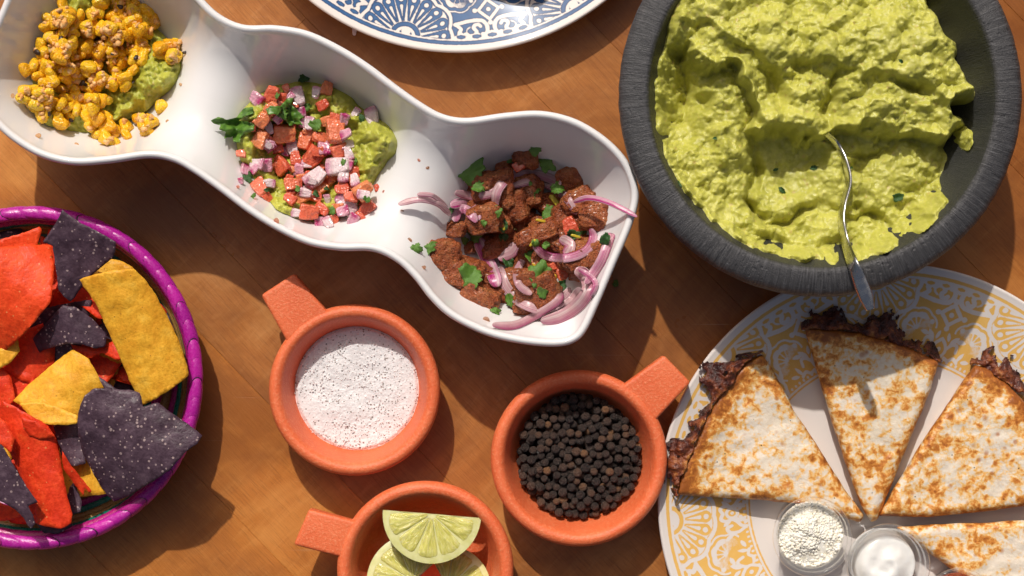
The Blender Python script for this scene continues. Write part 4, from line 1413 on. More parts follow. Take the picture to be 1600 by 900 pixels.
# ---- salt
def build_salt():
    a = np.linspace(0, 2 * math.pi, 220, endpoint=False)
    rr = np.linspace(0.0, 1.0, 70)
    R0 = saltR * 0.742
    A, Q = np.meshgrid(a, rr, indexing='ij')
    x, y = (Q * np.cos(A)).ravel() * R0, (Q * np.sin(A)).ravel() * R0
    p = np.stack([x, y], 1)
    rim = 1 + 0.012 * fbm(np.stack([np.cos(A).ravel() * 9, np.sin(A).ravel() * 9], 1), 3, 2) * sstep(0.8, 1, Q.ravel())
    z = 0.0168 + 0.0011 * fbm(p * 90, 3, 3) + 0.0002 * fbm(p * 900, 2, 4) - 0.0016 * sstep(0.93, 1.0, Q.ravel())
    V = np.column_stack([x * rim, y * rim, z])
    m = Mat('coarse_salt')
    g = m.voronoi(900, None, 'F1')
    col = m.voronoi(900, None, 'F1', 'Color')
    c = m.mix(0.35, (0.82, 0.82, 0.825), m.ramp(col, [(0.2, (0.70, 0.66, 0.65)), (0.8, (0.92, 0.91, 0.91))]))
    d = m.voronoi(980, None, 'F1')
    k = m.voronoi(980, None, 'F1', 'Color')
    sep = m.n.new('ShaderNodeSeparateColor')
    m.L(k, sep.inputs[0])
    pick = m.math('GREATER_THAN', sep.outputs[0], 0.74)
    size = m.math('MULTIPLY', sep.outputs[1], 0.55)
    spot = m.math('MULTIPLY', m.math('LESS_THAN', d, m.math('ADD', size, 0.03)), pick)
    c = m.mix(m.math('MULTIPLY', spot, 0.8), c, m.mix(sep.outputs[2], (0.035, 0.028, 0.024), (0.20, 0.13, 0.09)))
    m.set('Base Color', c).set('Roughness', m.ramp(g, [(0.2, 0.2), (0.5, 0.6)]))
    m.bump(g, 0.0005, 0.35)
    me = make_mesh('salt', V, grid_faces(220, 70, True)[:, ::-1], m.m)
    o = link('salt', me, None, tuple(saltC))
    tag(o, 'white coarse salt flecked with ground pepper filling the upper left cup', 'salt', kind='stuff')
    # loose crystals standing on the surface
    r = np.random.default_rng(8)
    pr = []
    for _ in range(700):
        a, q = r.uniform(0, 6.28), R0 * math.sqrt(r.uniform(0, 1)) * 0.99
        pr.append(((q * math.cos(a) + saltC[0], q * math.sin(a) + saltC[1], 0.0171), r.uniform(0.00025, 0.0005)))
    mm = Mat('salt_crystal')
    mm.set('Base Color', (0.86, 0.84, 0.83)).set('Roughness', 0.25)
    V, F = crumb_mesh(0, pr, mm.m, 'x', 1)
    tag(add('salt_crystals', V, F, mm.m, None, False), 'loose white salt crystals on top of the salt', 'salt', kind='stuff')
build_salt()

# ---- peppercorns: spheres settled into a heap
def build_pepper():
    r = np.random.default_rng(12)
    m = Mat('peppercorn_skin')
    rd = m.rand()
    c = m.ramp(rd, [(0.0, (0.028, 0.022, 0.022)), (0.45, (0.066, 0.044, 0.037)), (0.8, (0.13, 0.075, 0.054)), (0.94, (0.20, 0.105, 0.062)), (1.0, (0.38, 0.18, 0.08))])
    wr = m.noise(2.3, 4, 0.65)
    c = m.mix(m.ramp(wr, [(0.45, 0.0), (0.72, 0.7)]), c, (0.26, 0.19, 0.155))
    m.set('Base Color', c).set('Roughness', 0.5)
    m.bump(wr, 0.16, 0.7)
    meshes = [blob_mesh('peppercorn', m.m, 3, 0.0, 0.04, 1.4, 200 + i, (1, 1, 0.98), 0, 0.04, 3.6) for i in range(6)]
    R0 = LZ(99, 0.02)
    rad = LZ(6.6, 0.02)
    placed = []
    base = lambda q: 0.0045 + 0.006 * (q / R0) ** 4
    N = 1500
    arr = np.zeros((N, 4))
    n = 0
    for k in range(N):
        rr = rad * r.uniform(0.84, 1.12)
        best = None
        for _ in range(14):
            a, q = r.uniform(0, 6.28), (R0 - rr * 0.7) * math.sqrt(r.uniform(0, 1))
            x, y = q * math.cos(a), q * math.sin(a)
            z = base(q) + rr
            if n:
                dd = (arr[:n, 0] - x) ** 2 + (arr[:n, 1] - y) ** 2
                s = (arr[:n, 3] + rr) * 0.95
                h = s * s - dd
                mm = h > 0
                if mm.any():
                    z = max(z, (arr[:n, 2][mm] + np.sqrt(h[mm])).max())
            cost = z + 0.006 * (q / R0) ** 2
            if best is None or cost < best[0]:
                best = (cost, x, y, z)
        if best[3] > 0.0235:
            continue
        arr[n] = (best[1], best[2], best[3], rr)
        n += 1
    arr = arr[:n]
    # which ones can be seen from above
    vis = np.zeros(n)
    for i in range(n):
        x, y, z, rr = arr[i]
        g = np.array([(x + rr * 0.75 * u * math.cos(t), y + rr * 0.75 * u * math.sin(t)) for u, t in [(0, 0)] + [(1, 1.047 * k) for k in range(6)]])
        up = arr[arr[:, 2] > z + rr * 0.3]
        ok = np.ones(len(g), bool)
        for (ux, uy, uz, ur) in up:
            if abs(ux - x) < 0.01 and abs(uy - y) < 0.01:
                ok &= np.hypot(g[:, 0] - ux, g[:, 1] - uy) > ur * 0.95
        vis[i] = ok.sum() + arr[i, 2]
    order = np.argsort(-vis)
    rest = []
    for k, i in enumerate(order):
        x, y, z, rr = arr[i]
        if k < 296:
            o = link('peppercorn', meshes[k % 6], None, (pepC[0] + x, pepC[1] + y, z), tuple(r.uniform(0, 6.28, 3)), (rr, rr, rr))
            tag(o, 'wrinkled black peppercorn in the heap filling the right terracotta cup', 'peppercorn', 'peppercorns in the right terracotta cup')
        else:
            rest.append(((pepC[0] + x, pepC[1] + y, z), rr))
    bm = bmesh.new()
    bmesh.ops.create_icosphere(bm, subdivisions=2, radius=1.0)
    B = np.array([v.co[:] for v in bm.verts])
    FB = np.array([[v.index for v in f.verts] for f in bm.faces])
    bm.free()
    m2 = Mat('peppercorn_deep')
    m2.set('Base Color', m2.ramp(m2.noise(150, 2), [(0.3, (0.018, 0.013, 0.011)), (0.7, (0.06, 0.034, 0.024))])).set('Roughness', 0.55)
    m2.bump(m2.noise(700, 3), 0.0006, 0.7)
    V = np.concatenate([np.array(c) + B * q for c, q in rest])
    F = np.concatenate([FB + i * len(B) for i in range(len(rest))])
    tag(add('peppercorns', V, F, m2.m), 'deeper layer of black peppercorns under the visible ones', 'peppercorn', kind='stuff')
build_pepper()

# ---- lime wedges
def lime_mats():
    pulp = Mat('lime_pulp')
    v = pulp.mapping(pulp.co(), (1, 1, 1))
    st = pulp.noise(1.0, 4, 0.65, pulp.polar(14, 170, 200), 0.8)
    c = pulp.ramp(st, [(0.3, (0.54, 0.51, 0.09)), (0.5, (0.66, 0.62, 0.17)), (0.72, (0.78, 0.75, 0.34))])
    pulp.set('Base Color', c).set('Roughness', 0.12).set('Specular IOR Level', 0.6)
    pulp.sss(0.5, (0.8, 1.0, 0.3), 0.004)
    pulp.bump(st, 0.0014, 0.6)
    pith = Mat('lime_pith')
    pith.set('Base Color', pith.ramp(pith.noise(200, 3), [(0.35, (0.66, 0.65, 0.26)), (0.65, (0.76, 0.74, 0.38))])).set('Roughness', 0.3)
    pith.sss(0.4, (1, 1, 0.5), 0.003)
    rind = Mat('lime_rind')
    rind.set('Base Color', rind.ramp(rind.noise(35, 3), [(0.35, (0.28, 0.34, 0.012)), (0.6, (0.50, 0.48, 0.025)), (0.8, (0.64, 0.56, 0.05))])).set('Roughness', 0.28)
    rind.bump(rind.voronoi(900), 0.0004, 0.5)
    return pulp.m, pith.m, rind.m
PULP, PITH, RIND = lime_mats()
def lime_wedge(cx, cy, z, R, rot, label, seed):
    r = np.random.default_rng(seed)
    root = link('lime_wedge', None, None, P(cx, cy, z), rot)
    tag(root, label, 'lime', 'lime wedges in the terracotta cup')
    na, nb = 40, 12
    al = np.linspace(0, math.pi, na)
    be = np.linspace(0, math.radians(58), nb)
    jag = lambda x: 0.0006 * fbm(np.stack([x * 400, x * 0], 1), 3, seed)
    # rind: a lune of the sphere
    V = []
    for a in al:
        for b in be:
            V.append((R * math.cos(a), -R * math.sin(a) * math.cos(b), -R * math.sin(a) * math.sin(b)))
    link('rind', make_mesh('rind', np.array(V), grid_faces(na, nb), RIND), root)
    # pith on both cut faces
    for k, b in enumerate((0.0, math.radians(58))):
        q = np.linspace(0.0, 1.0, 10)
        W = []
        for a in al:
            for t in q:
                rr = R * t
                off = 0.0
                x, y, zz = rr * math.cos(a), -rr * math.sin(a), 0.0003 * math.sin(t * 9)
                if t == 1.0: zz = -0.0002
                W.append((x, y * math.cos(b) + (zz * math.sin(b) if k else 0), y * math.sin(b) + (zz if not k else -zz)))
        W = np.array(W)
        f = grid_faces(na, len(q))
        pf = link('pith', make_mesh('pith', W, f if k else f[:, ::-1], PITH), root)
        if k == 0:
            # pulp segments proud of the pith
            ang = [0.03] + [math.pi * (i / 5) + r.uniform(-0.08, 0.08) for i in range(1, 5)] + [math.pi - 0.03]
            for i in range(5):
                a0, a1 = ang[i] + 0.012, ang[i + 1] - 0.012
                nu, nv = 14, 12
                W = []
                for u in np.linspace(0, 1, nu):
                    for v in np.linspace(0, 1, nv):
                        a = a0 + (a1 - a0) * u
                        cor = 1 - 0.10 * (abs(u - 0.5) * 2) ** 4
                        rr = R * (0.04 + 0.895 * v * cor)
                        e = min(u, 1 - u, v * 0.8, 1 - v) * 6
                        h = 0.0006 * min(1, e) ** 0.6 + 0.0010 * fbm(np.array([[rr * 300, a * 9]]), 2, seed + i)[0] * min(1, e)
                        W.append((rr * math.cos(a), -rr * math.sin(a), 0.0002 + max(h, -0.0006) if e > 0 else -0.0006))
                link('segment', make_mesh('segment', np.array(W), grid_faces(nu, nv)[:, ::-1], PULP), pf)
LR_ = LZ(77, 0.033)
lime_wedge(675, 803, 0.034, LR_, (math.radians(-6), math.radians(2), math.radians(-5)), 'lime wedge lying on top, its cut face up', 5)
lime_wedge(646, 908, 0.0245, LR_ * 0.96, (math.radians(10), math.radians(-8), math.radians(-140)), 'lower lime wedge at left, half hidden by the top one', 6)
lime_wedge(700, 918, 0.0225, LR_ * 0.88, (math.radians(16), math.radians(18), math.radians(122)), 'lower lime wedge at right, cut by the bottom of the frame', 7)

# ---------------------------------------------------------------- woven basket of tortilla chips
KZ = 0.034
KC = np.array(P(46, 591, KZ))
KC[2] = 0
def palm_mat(name, c0, c1, c2):
    m = Mat(name)
    v = m.polar(60, 900, 900)
    st = m.noise(1.0, 3, 0.6, v)
    r = m.rand()
    c = m.mix(r, c0, c1)
    c = m.mix(m.ramp(st, [(0.5, 0.0), (0.75, 0.6)]), c, c2)
    m.set('Base Color', c).set('Roughness', m.ramp(st, [(0.3, 0.2), (0.7, 0.4)])).set('Specular IOR Level', 0.6)
    m.bump(st, 0.0005, 0.5)
    return m.m
PURPLE = palm_mat('purple_palm', (0.38, 0.010, 0.27), (0.56, 0.020, 0.36), (0.62, 0.10, 0.48))
MAGENTA = palm_mat('magenta_palm', (0.42, 0.012, 0.16), (0.34, 0.012, 0.22), (0.55, 0.05, 0.28))
TEAL = palm_mat('teal_palm', (0.004, 0.16, 0.12), (0.008, 0.22, 0.16), (0.02, 0.28, 0.22))
STRAW = palm_mat('straw_palm', (0.34, 0.20, 0.06), (0.28, 0.15, 0.05), (0.42, 0.28, 0.10))
def wrap_mesh(name, mat, R, z, rt, n_wraps, slant=0.55, fat=1.0, seed=0):
    """one turn of palm strip round the coil, at angle 0"""
    r = np.random.default_rng(seed)
    da = 2 * math.pi / n_wraps
    nu, nv = 9, 16
    V = []
    for i in range(nu):
        u = i / (nu - 1)
        bulge = 1 + 0.04 * math.sin(math.pi * min(max(u, 0.0), 1.0)) * fat - 0.07 * (abs(u - 0.5) * 2) ** 8
        for j in range(nv):
            t = 2 * math.pi * j / nv
            a = da * (u - 0.5) * 1.0 + slant * da * math.sin(t + 0.4)
            q = rt * bulge * (1 + 0.03 * math.sin(5 * t + seed))
            rr = R + q * math.cos(t)
            V.append((rr * math.cos(a), rr * math.sin(a), z + q * math.sin(t)))
    F = []
    for i in range(nu - 1):
        for j in range(nv):
            k = (j + 1) % nv
            F.append((i * nv + j, (i + 1) * nv + j, (i + 1) * nv + k, i * nv + k))
    return make_mesh(name, np.array(V), F, mat)
def torus(R, z, rt, seg=160, nv=12, wob=0.02, nw=60):
    a = np.linspace(0, 2 * math.pi, seg, endpoint=False)
    t = np.linspace(0, 2 * math.pi, nv, endpoint=False)
    A, T = np.meshgrid(a, t, indexing='ij')
    q = rt * (1 + wob * np.abs(np.sin(A * nw / 2)))
    rr = R + q * np.cos(T)
    V = np.stack([rr * np.cos(A), rr * np.sin(A), z + q * np.sin(T)], -1).reshape(-1, 3)
    F = np.array([((i * nv + j), ((i + 1) % seg) * nv + j, ((i + 1) % seg) * nv + (j + 1) % nv, i * nv + (j + 1) % nv) for i in range(seg) for j in range(nv)])
    return V, F
def build_basket():
    root = thing('chip_basket', tuple(KC), 'round woven palm basket with purple rim, full of tortilla chips', 'basket')
    R = LZ(258.5, KZ)
    rt = LZ(10.8, KZ)
    N = 54
    vs = [wrap_mesh('wrap', PURPLE, R, KZ - rt, rt, N, 0.55, 1.0, k) for k in range(4)] + [wrap_mesh('wrap', MAGENTA, R, KZ - rt, rt, N, 0.5, 1.0, 9)]
    r = random.Random(4)
    for k in range(N):
        me = vs[4] if r.random() < 0.07 else vs[r.randrange(4)]
        link('wrap', me, root, (0, 0, 0), (0, 0, 2 * math.pi * k / N + r.uniform(-0.006, 0.006)))
    V, F = torus(R, KZ - rt, rt * 0.93, 160, 10, 0)
    m = Mat('palm_core')
    m.set('Base Color', (0.035, 0.006, 0.03)).set('Roughness', 0.6)
    link('coil_core', make_mesh('coil_core', V, F, m.m), root)
    z = KZ - rt * 2.6
    rr = R - rt * 0.75
    cols = [MAGENTA, TEAL, STRAW, STRAW, TEAL, MAGENTA, STRAW]
    k = 0
    r2 = LZ(8.0, 0.02)
    while z > r2 * 0.6:
        V, F = torus(rr, z, r2, 180, 12, 0.10, 110)
        link('coil', make_mesh('coil', V, F, cols[k % 7]), root)
        z -= r2 * 1.55
        rr -= r2 * (0.35 + 0.25 * k)
        k += 1
    # woven floor
    while rr > 0.012:
        V, F = torus(rr, r2 * 0.9, r2, 120, 10, 0.08, 80)
        link('coil', make_mesh('coil', V, F, cols[k % 7]), root)
        rr -= r2 * 1.8
        k += 1
build_basket()

def chip_mat(name, ramp, fleck, rough=0.5, bumpd=0.0012):
    m = Mat(name)
    n = m.noise(110, 4, 0.6)
    f = m.noise(520, 3, 0.65)
    c = m.ramp(n, ramp)
    c = m.mix(m.ramp(f, [(0.40, 0.35), (0.55, 0.0)]), c, tuple(x * 0.6 for x in ramp[0][1]))
    vd = m.voronoi(520)
    vc = m.voronoi(520, None, 'F1', 'Color')
    sp = m.n.new('ShaderNodeSeparateColor')
    m.L(vc, sp.inputs[0])
    spot = m.math('MULTIPLY', m.math('LESS_THAN', vd, m.math('MULTIPLY', sp.outputs[1], fleck[1])), m.math('GREATER_THAN', sp.outputs[0], fleck[2]))
    c = m.mix(m.math('MULTIPLY', spot, 0.8), c, fleck[0])
    m.set('Base Color', c)
    m.set('Roughness', m.ramp(f, [(0.35, rough - 0.12), (0.65, rough + 0.12)])).set('Specular IOR Level', 0.3)
    h = m.math('ADD', m.math('MULTIPLY', n, 0.7), m.math('MULTIPLY', f, 0.5))
    m.bump(h, bumpd * 0.8, 0.7)
    m.bump(m.voronoi(140, None, 'SMOOTH_F1'), 0.0006, 0.4)
    blis = m.math('MULTIPLY', m.ramp(m.voronoi(75, None, 'SMOOTH_F1'), [(0.08, 1.0), (0.34, 0.0)]), m.ramp(m.noise(40, 2), [(0.5, 0.0), (0.6, 1.0)]))
    m.bump(blis, 0.0012, 0.6)
    return m.m
RED = chip_mat('red_corn_chip', [(0.3, (0.66, 0.030, 0.007)), (0.55, (0.82, 0.052, 0.011)), (0.8, (0.90, 0.10, 0.020))], ((0.80, 0.26, 0.08), 0.30, 0.72))
ORG = chip_mat('orange_corn_chip', [(0.3, (0.80, 0.052, 0.009)), (0.55, (0.92, 0.080, 0.015)), (0.8, (0.95, 0.13, 0.028))], ((0.84, 0.30, 0.10), 0.30, 0.75))
YEL = chip_mat('yellow_corn_chip', [(0.3, (0.78, 0.34, 0.020)), (0.55, (0.90, 0.46, 0.035)), (0.8, (0.93, 0.56, 0.075))], ((0.30, 0.11, 0.02), 0.24, 0.86))
BLU = chip_mat('blue_corn_chip', [(0.3, (0.046, 0.024, 0.036)), (0.55, (0.092, 0.054, 0.076)), (0.8, (0.15, 0.096, 0.122))], ((0.42, 0.31, 0.30), 0.42, 0.5), 0.42)

def chip(outline_px, z0, gx, gy, curl, mat, label, seed, curl_dir=0.0, smooth=False, step=5.0, wav=0.0010, zmin=0.004, thick=0.0010, group='tortilla chips in the basket'):
    """z = z0 at the outline's centre, gx/gy = metres per 100 px right/down, curl = metres at 60 px off the curl axis"""
    poly = ragged(outline_px, 1.3, 7, seed, 3.5, smooth)
    p2, tris = fill(poly, step, 0.2, seed)
    c = np.asarray(outline_px, float).mean(0)
    d = (p2 - c) / 100.0
    off = (-math.sin(curl_dir) * d[:, 0] + math.cos(curl_dir) * d[:, 1]) / 0.6
    z = z0 + gx * d[:, 0] + gy * d[:, 1] + curl * off ** 2 + wav * fbm(p2 / 26, 3, seed)
    z = np.maximum(z, zmin)
    V, F = slab(p2, tris, z, z - thick)
    o = add('tortilla_chip', V, F, mat)
    return tag(o, label, 'chip', group)

def build_chips():
    r = np.random.default_rng(15)
    # lower layers, mostly hidden
    k = 0
    words = {0: 'red', 1: 'blue corn', 2: 'yellow'}
    for i in range(60):
        a = r.uniform(0, 6.28)
        q = 205 * math.sqrt(r.uniform(0, 1))
        cx, cy = 46 + 10 + q * math.cos(a), 588 + q * math.sin(a) * 0.97
        s = r.uniform(52, 74)
        t0 = r.uniform(0, 6.28)
        tri = []
        for j in range(3):
            for w in np.linspace(0, 1, 4, endpoint=False):
                A, B = t0 + j * 2.094, t0 + (j + 1) * 2.094
                p = np.array([math.cos(A), math.sin(A)]) * (1 - w) + np.array([math.cos(B), math.sin(B)]) * w
                tri.append((cx + s * p[0] * (1 + 0.12 * math.sin(math.pi * w)), cy + s * p[1] * (1 + 0.12 * math.sin(math.pi * w))))
        tri = np.array(tri)
        dd = np.hypot(tri[:, 0] - 52, tri[:, 1] - 588)
        f = np.minimum(1, 232 / np.maximum(dd, 1))
        tri = np.stack([52 + (tri[:, 0] - 52) * f, 588 + (tri[:, 1] - 588) * f], 1)
        lvl = 0.010 + 0.020 * (i / 60.0)
        mt = (RED, BLU, RED, YEL, RED)[i % 5]
        chip(tri, lvl, r.uniform(-.012, .012), r.uniform(-.012, .012), r.uniform(-.006, .006), mt,
             {0: 'red', 1: 'dark blue', 2: 'red', 3: 'yellow', 4: 'red'}[i % 5] + ' chip buried low in the basket, mostly covered', 300 + i, r.uniform(0, 3.1), False, 8.0, 0.001)
    C = [
        ([(-20, 392), (0, 374), (30, 366), (62, 354), (66, 361), (57, 386), (30, 400)], 0.040, -0.004, -0.004, 0.000, ORG, 'orange red chip at the back rim, behind the big orange chip', 0.2),
        ([(-110, 420), (-60, 398), (0, 386), (40, 383), (80, 382), (84, 410), (84, 432), (79, 472), (64, 491), (40, 520), (18, 540), (0, 553), (-60, 570), (-110, 540)], 0.052, 0.002, -0.006, -0.006, ORG, 'big smooth orange red chip at the left edge of the frame', 0.5),
        ([(98, 327), (109, 337), (127, 349), (150, 360), (182, 378), (178, 402), (160, 416), (142, 431), (126, 452), (111, 472), (100, 464), (91, 453), (88, 424), (82, 384), (67, 378), (78, 362), (87, 349)], 0.049, -0.002, -0.010, 0.004, BLU, 'torn dark blue chip leaning on the back of the purple rim', 1.2),
        ([(120, 440), (150, 452), (166, 470), (170, 500), (152, 497), (130, 480), (112, 470)], 0.036, 0.010, 0.012, 0.0, RED, 'small red chip under the tip of the torn blue chip', 0.3),
        ([(124, 437), (150, 428), (180, 422), (210, 420), (226, 436), (242, 458), (262, 495), (278, 528), (293, 572), (295, 587), (262, 612), (222, 635), (205, 600), (188, 560), (170, 520), (150, 475)], 0.051, -0.004, -0.005, -0.0095, YEL, 'long curved yellow chip at the right side of the basket', 1.18),
        ([(98, 477), (118, 480), (142, 496), (167, 522), (165, 541), (148, 545), (130, 538), (105, 537), (68, 547), (50, 556), (30, 562), (55, 524), (76, 500)], 0.041, 0.010, -0.008, -0.010, BLU, 'curled dark blue chip in the middle of the basket', 1.1),
        ([(110, 538), (150, 545), (178, 532), (190, 560), (186, 564), (160, 552), (140, 560), (118, 552)], 0.035, 0.006, 0.004, -0.004, RED, 'red chip edge showing below the curled blue chip', 0.3),
        ([(20, 626), (45, 600), (70, 580), (95, 558), (114, 546), (138, 560), (150, 580), (163, 607), (152, 625), (121, 655), (95, 650), (60, 640), (30, 632)], 0.040, 0.004, 0.004, -0.008, YEL, 'yellow chip half in shade in the middle of the basket', 2.4),
        ([(30, 631), (60, 628), (90, 636), (122, 650), (120, 663), (85, 664), (55, 660)], 0.044, 0.002, 0.004, 0.004, YEL, 'turned up front lip of a yellow chip', 0.2),
        ([(-30, 560), (0, 545), (28, 530), (31, 548), (18, 565), (0, 576), (-30, 590)], 0.038, 0.0, 0.002, -0.004, YEL, 'small amber chip under the big orange chip at left', 0.6),
        ([(-50, 590), (0, 570), (18, 590), (24, 625), (8, 640), (-40, 640)], 0.034, -0.004, 0.0, -0.004, RED, 'dark red chip at the left edge, in shade', 0.5),
        ([(82, 662), (120, 655), (128, 690), (134, 725), (112, 728), (96, 712)], 0.036, 0.006, 0.002, -0.004, BLU, 'dark blue chip standing between red and big blue chips', 1.2),
        ([(98, 735), (112, 745), (128, 782), (126, 800), (112, 803), (102, 780)], 0.030, 0.004, 0.004, -0.004, BLU, 'sliver of dark chip right of the folded red chip', 1.2),
        ([(97, 705), (112, 728), (128, 748), (144, 768), (140, 771), (133, 762), (131, 775), (115, 755), (98, 732)], 0.040, -0.004, -0.01, -0.004, RED, 'thin torn red shard beside the folded red chip', 0.8),
        ([(121, 655), (124, 636), (133, 618), (147, 606), (175, 608), (205, 610), (219, 614), (224, 636), (246, 628), (262, 641), (290, 660), (317, 680), (308, 693), (290, 706), (265, 735), (235, 755), (205, 773), (178, 785), (165, 770), (145, 740), (130, 710), (122, 680)], 0.053, 0.002, -0.004, -0.005, BLU, 'large speckled dark blue chip overhanging the right of the rim', 0.6),
        ([(-60, 790), (0, 785), (25, 795), (38, 806), (20, 812), (-40, 818)], 0.030, 0.0, -0.006, 0.0, RED, 'red chip at the front rim, lower left corner', 0.2),
        ([(55, 815), (80, 820), (110, 812), (114, 822), (92, 834), (68, 833)], 0.032, 0.0, 0.002, 0.0, BLU, 'dark chip edge on the front rim below the folded red chip', 0.2),
        ([(4, 626), (20, 634), (50, 650), (74, 664), (86, 682), (92, 705), (98, 738), (104, 770), (113, 803), (112, 818), (96, 826), (72, 823), (55, 818), (54, 792), (40, 765), (26, 730), (10, 695), (-14, 660)], 0.047, 0.004, -0.004, -0.012, RED, 'folded red chip at the front of the basket', 1.25),
        ([(-40, 650), (-5, 648), (12, 664), (23, 684), (18, 708), (2, 695), (-30, 680)], 0.053, 0.0, 0.0, -0.006, RED, 'small red chip at the left edge above the torn blue one', 0.9),
        ([(-60, 690), (-10, 686), (4, 696), (22, 728), (40, 758), (59, 785), (44, 790), (52, 806), (55, 818), (48, 828), (36, 808), (24, 796), (0, 783), (-60, 760)], 0.055, 0.002, -0.008, -0.004, BLU, 'torn blue chip in the lower left corner of the frame', 0.8),
    ]
    for i, (pts, z0, gx, gy, cu, mt, lab, cd) in enumerate(C):
        chip(np.array(pts, float), z0, gx, gy, cu, mt, lab, 500 + i, cd)
    # rolled pocket of the folded red chip
    poly = np.array([(34, 652), (60, 660), (84, 678), (86, 684), (62, 686), (44, 680), (36, 668)], float)
    chip(poly, 0.050, 0.0, -0.01, 0.006, RED, 'rolled lip of the folded red chip at the front', 620, 0.4)
build_chips()

# ---------------------------------------------------------------- quesadilla wedges
def tortilla_mat():
    m = Mat('griddled_tortilla')
    v = m.geo()
    a = m.noise(85, 4, 0.62, v, 0.4)
    b = m.noise(250, 3, 0.6, v, 0.3)
    base = m.mix(m.ramp(m.noise(30, 3, 0.5, v), [(0.35, 0.0), (0.7, 1.0)]), (0.80, 0.71, 0.61), (0.82, 0.71, 0.55))
    base = m.mix(m.ramp(m.noise(500, 3, 0.6, v), [(0.4, 0.0), (0.7, 0.35)]), base, (0.66, 0.52, 0.36))
    fat = m.attr('edge')                     # 1 along the crusted rim, where fat browned the tortilla
    patch = m.math('MULTIPLY', m.math('SUBTRACT', m.noise(26, 2, 0.5, v), 0.5), 0.34)
    fat = m.math('ADD', fat, m.math('DIVIDE', patch, 0.26))
    d = m.math('ADD', m.math('ADD', m.math('MULTIPLY', a, 0.45), m.math('MULTIPLY', b, 0.60)), m.math('MULTIPLY', fat, 0.26))
    c = m.mix(m.ramp(d, [(0.49, 0.0), (0.575, 0.85)]), base, (0.86, 0.48, 0.10))
    c = m.mix(m.ramp(d, [(0.57, 0.0), (0.63, 0.9)]), c, (0.64, 0.22, 0.032))
    c = m.mix(m.ramp(d, [(0.63, 0.0), (0.73, 0.85)]), c, (0.28, 0.075, 0.016))
    w = m.voronoi(150, v, 'SMOOTH_F1')
    blister = m.math('ADD', m.ramp(w, [(0.12, 1.0), (0.26, 0.0)]), 0.0)
    bn = m.math('MULTIPLY', blister, m.ramp(m.noise(45, 2, 0.5, v), [(0.46, 0.0), (0.56, 1.0)]))
    c = m.mix(m.math('MULTIPLY', bn, 0.75), c, (0.46, 0.15, 0.03))
    fl = m.voronoi(240, v)
    fc = m.n.new('ShaderNodeSeparateColor')
    m.L(m.voronoi(240, v, 'F1', 'Color'), fc.inputs[0])
    c = m.mix(m.math('MULTIPLY', m.math('LESS_THAN', fl, 0.09), m.math('GREATER_THAN', fc.outputs[0], 0.87)), c, (0.03, 0.02, 0.015))
    m.set('Base Color', c).set('Roughness', m.ramp(d, [(0.4, 0.55), (0.65, 0.32)])).set('Specular IOR Level', 0.4)
    m.sss(0.1, (1.0, 0.7, 0.4), 0.002)
    m.bump(a, 0.0022, 0.5)
    m.bump(m.noise(420, 4, 0.65, v), 0.0007, 0.6)
    return m.m
TORT = tortilla_mat()
def crust_mat():
    m = Mat('burnt_cheese_crust')
    a = m.noise(160, 4, 0.6)
    b = m.noise(700, 3, 0.6)
    t = m.attr('out')
    f = m.math('ADD', a, m.math('MULTIPLY', m.math('SUBTRACT', 0.5, t), 0.22))
    c = m.ramp(f, [(0.34, (0.030, 0.008, 0.007)), (0.50, (0.095, 0.022, 0.013)), (0.64, (0.24, 0.06, 0.018)), (0.8, (0.50, 0.20, 0.045))])
    m.set('Base Color', c).set('Roughness', m.ramp(b, [(0.35, 0.18), (0.65, 0.5)]))
    m.bump(a, 0.003, 0.6)
    m.bump(b, 0.0012, 0.7)
    return m.m
CRUST = crust_mat()
FILL = Mat('melted_cheese_filling')
FILL.set('Base Color', FILL.ramp(FILL.noise(130, 4), [(0.3, (0.16, 0.07, 0.025)), (0.55, (0.42, 0.22, 0.08)), (0.75, (0.58, 0.36, 0.12))])).set('Roughness', 0.3)
FILL.bump(FILL.noise(300, 3), 0.002, 0.6)
FILL = FILL.m

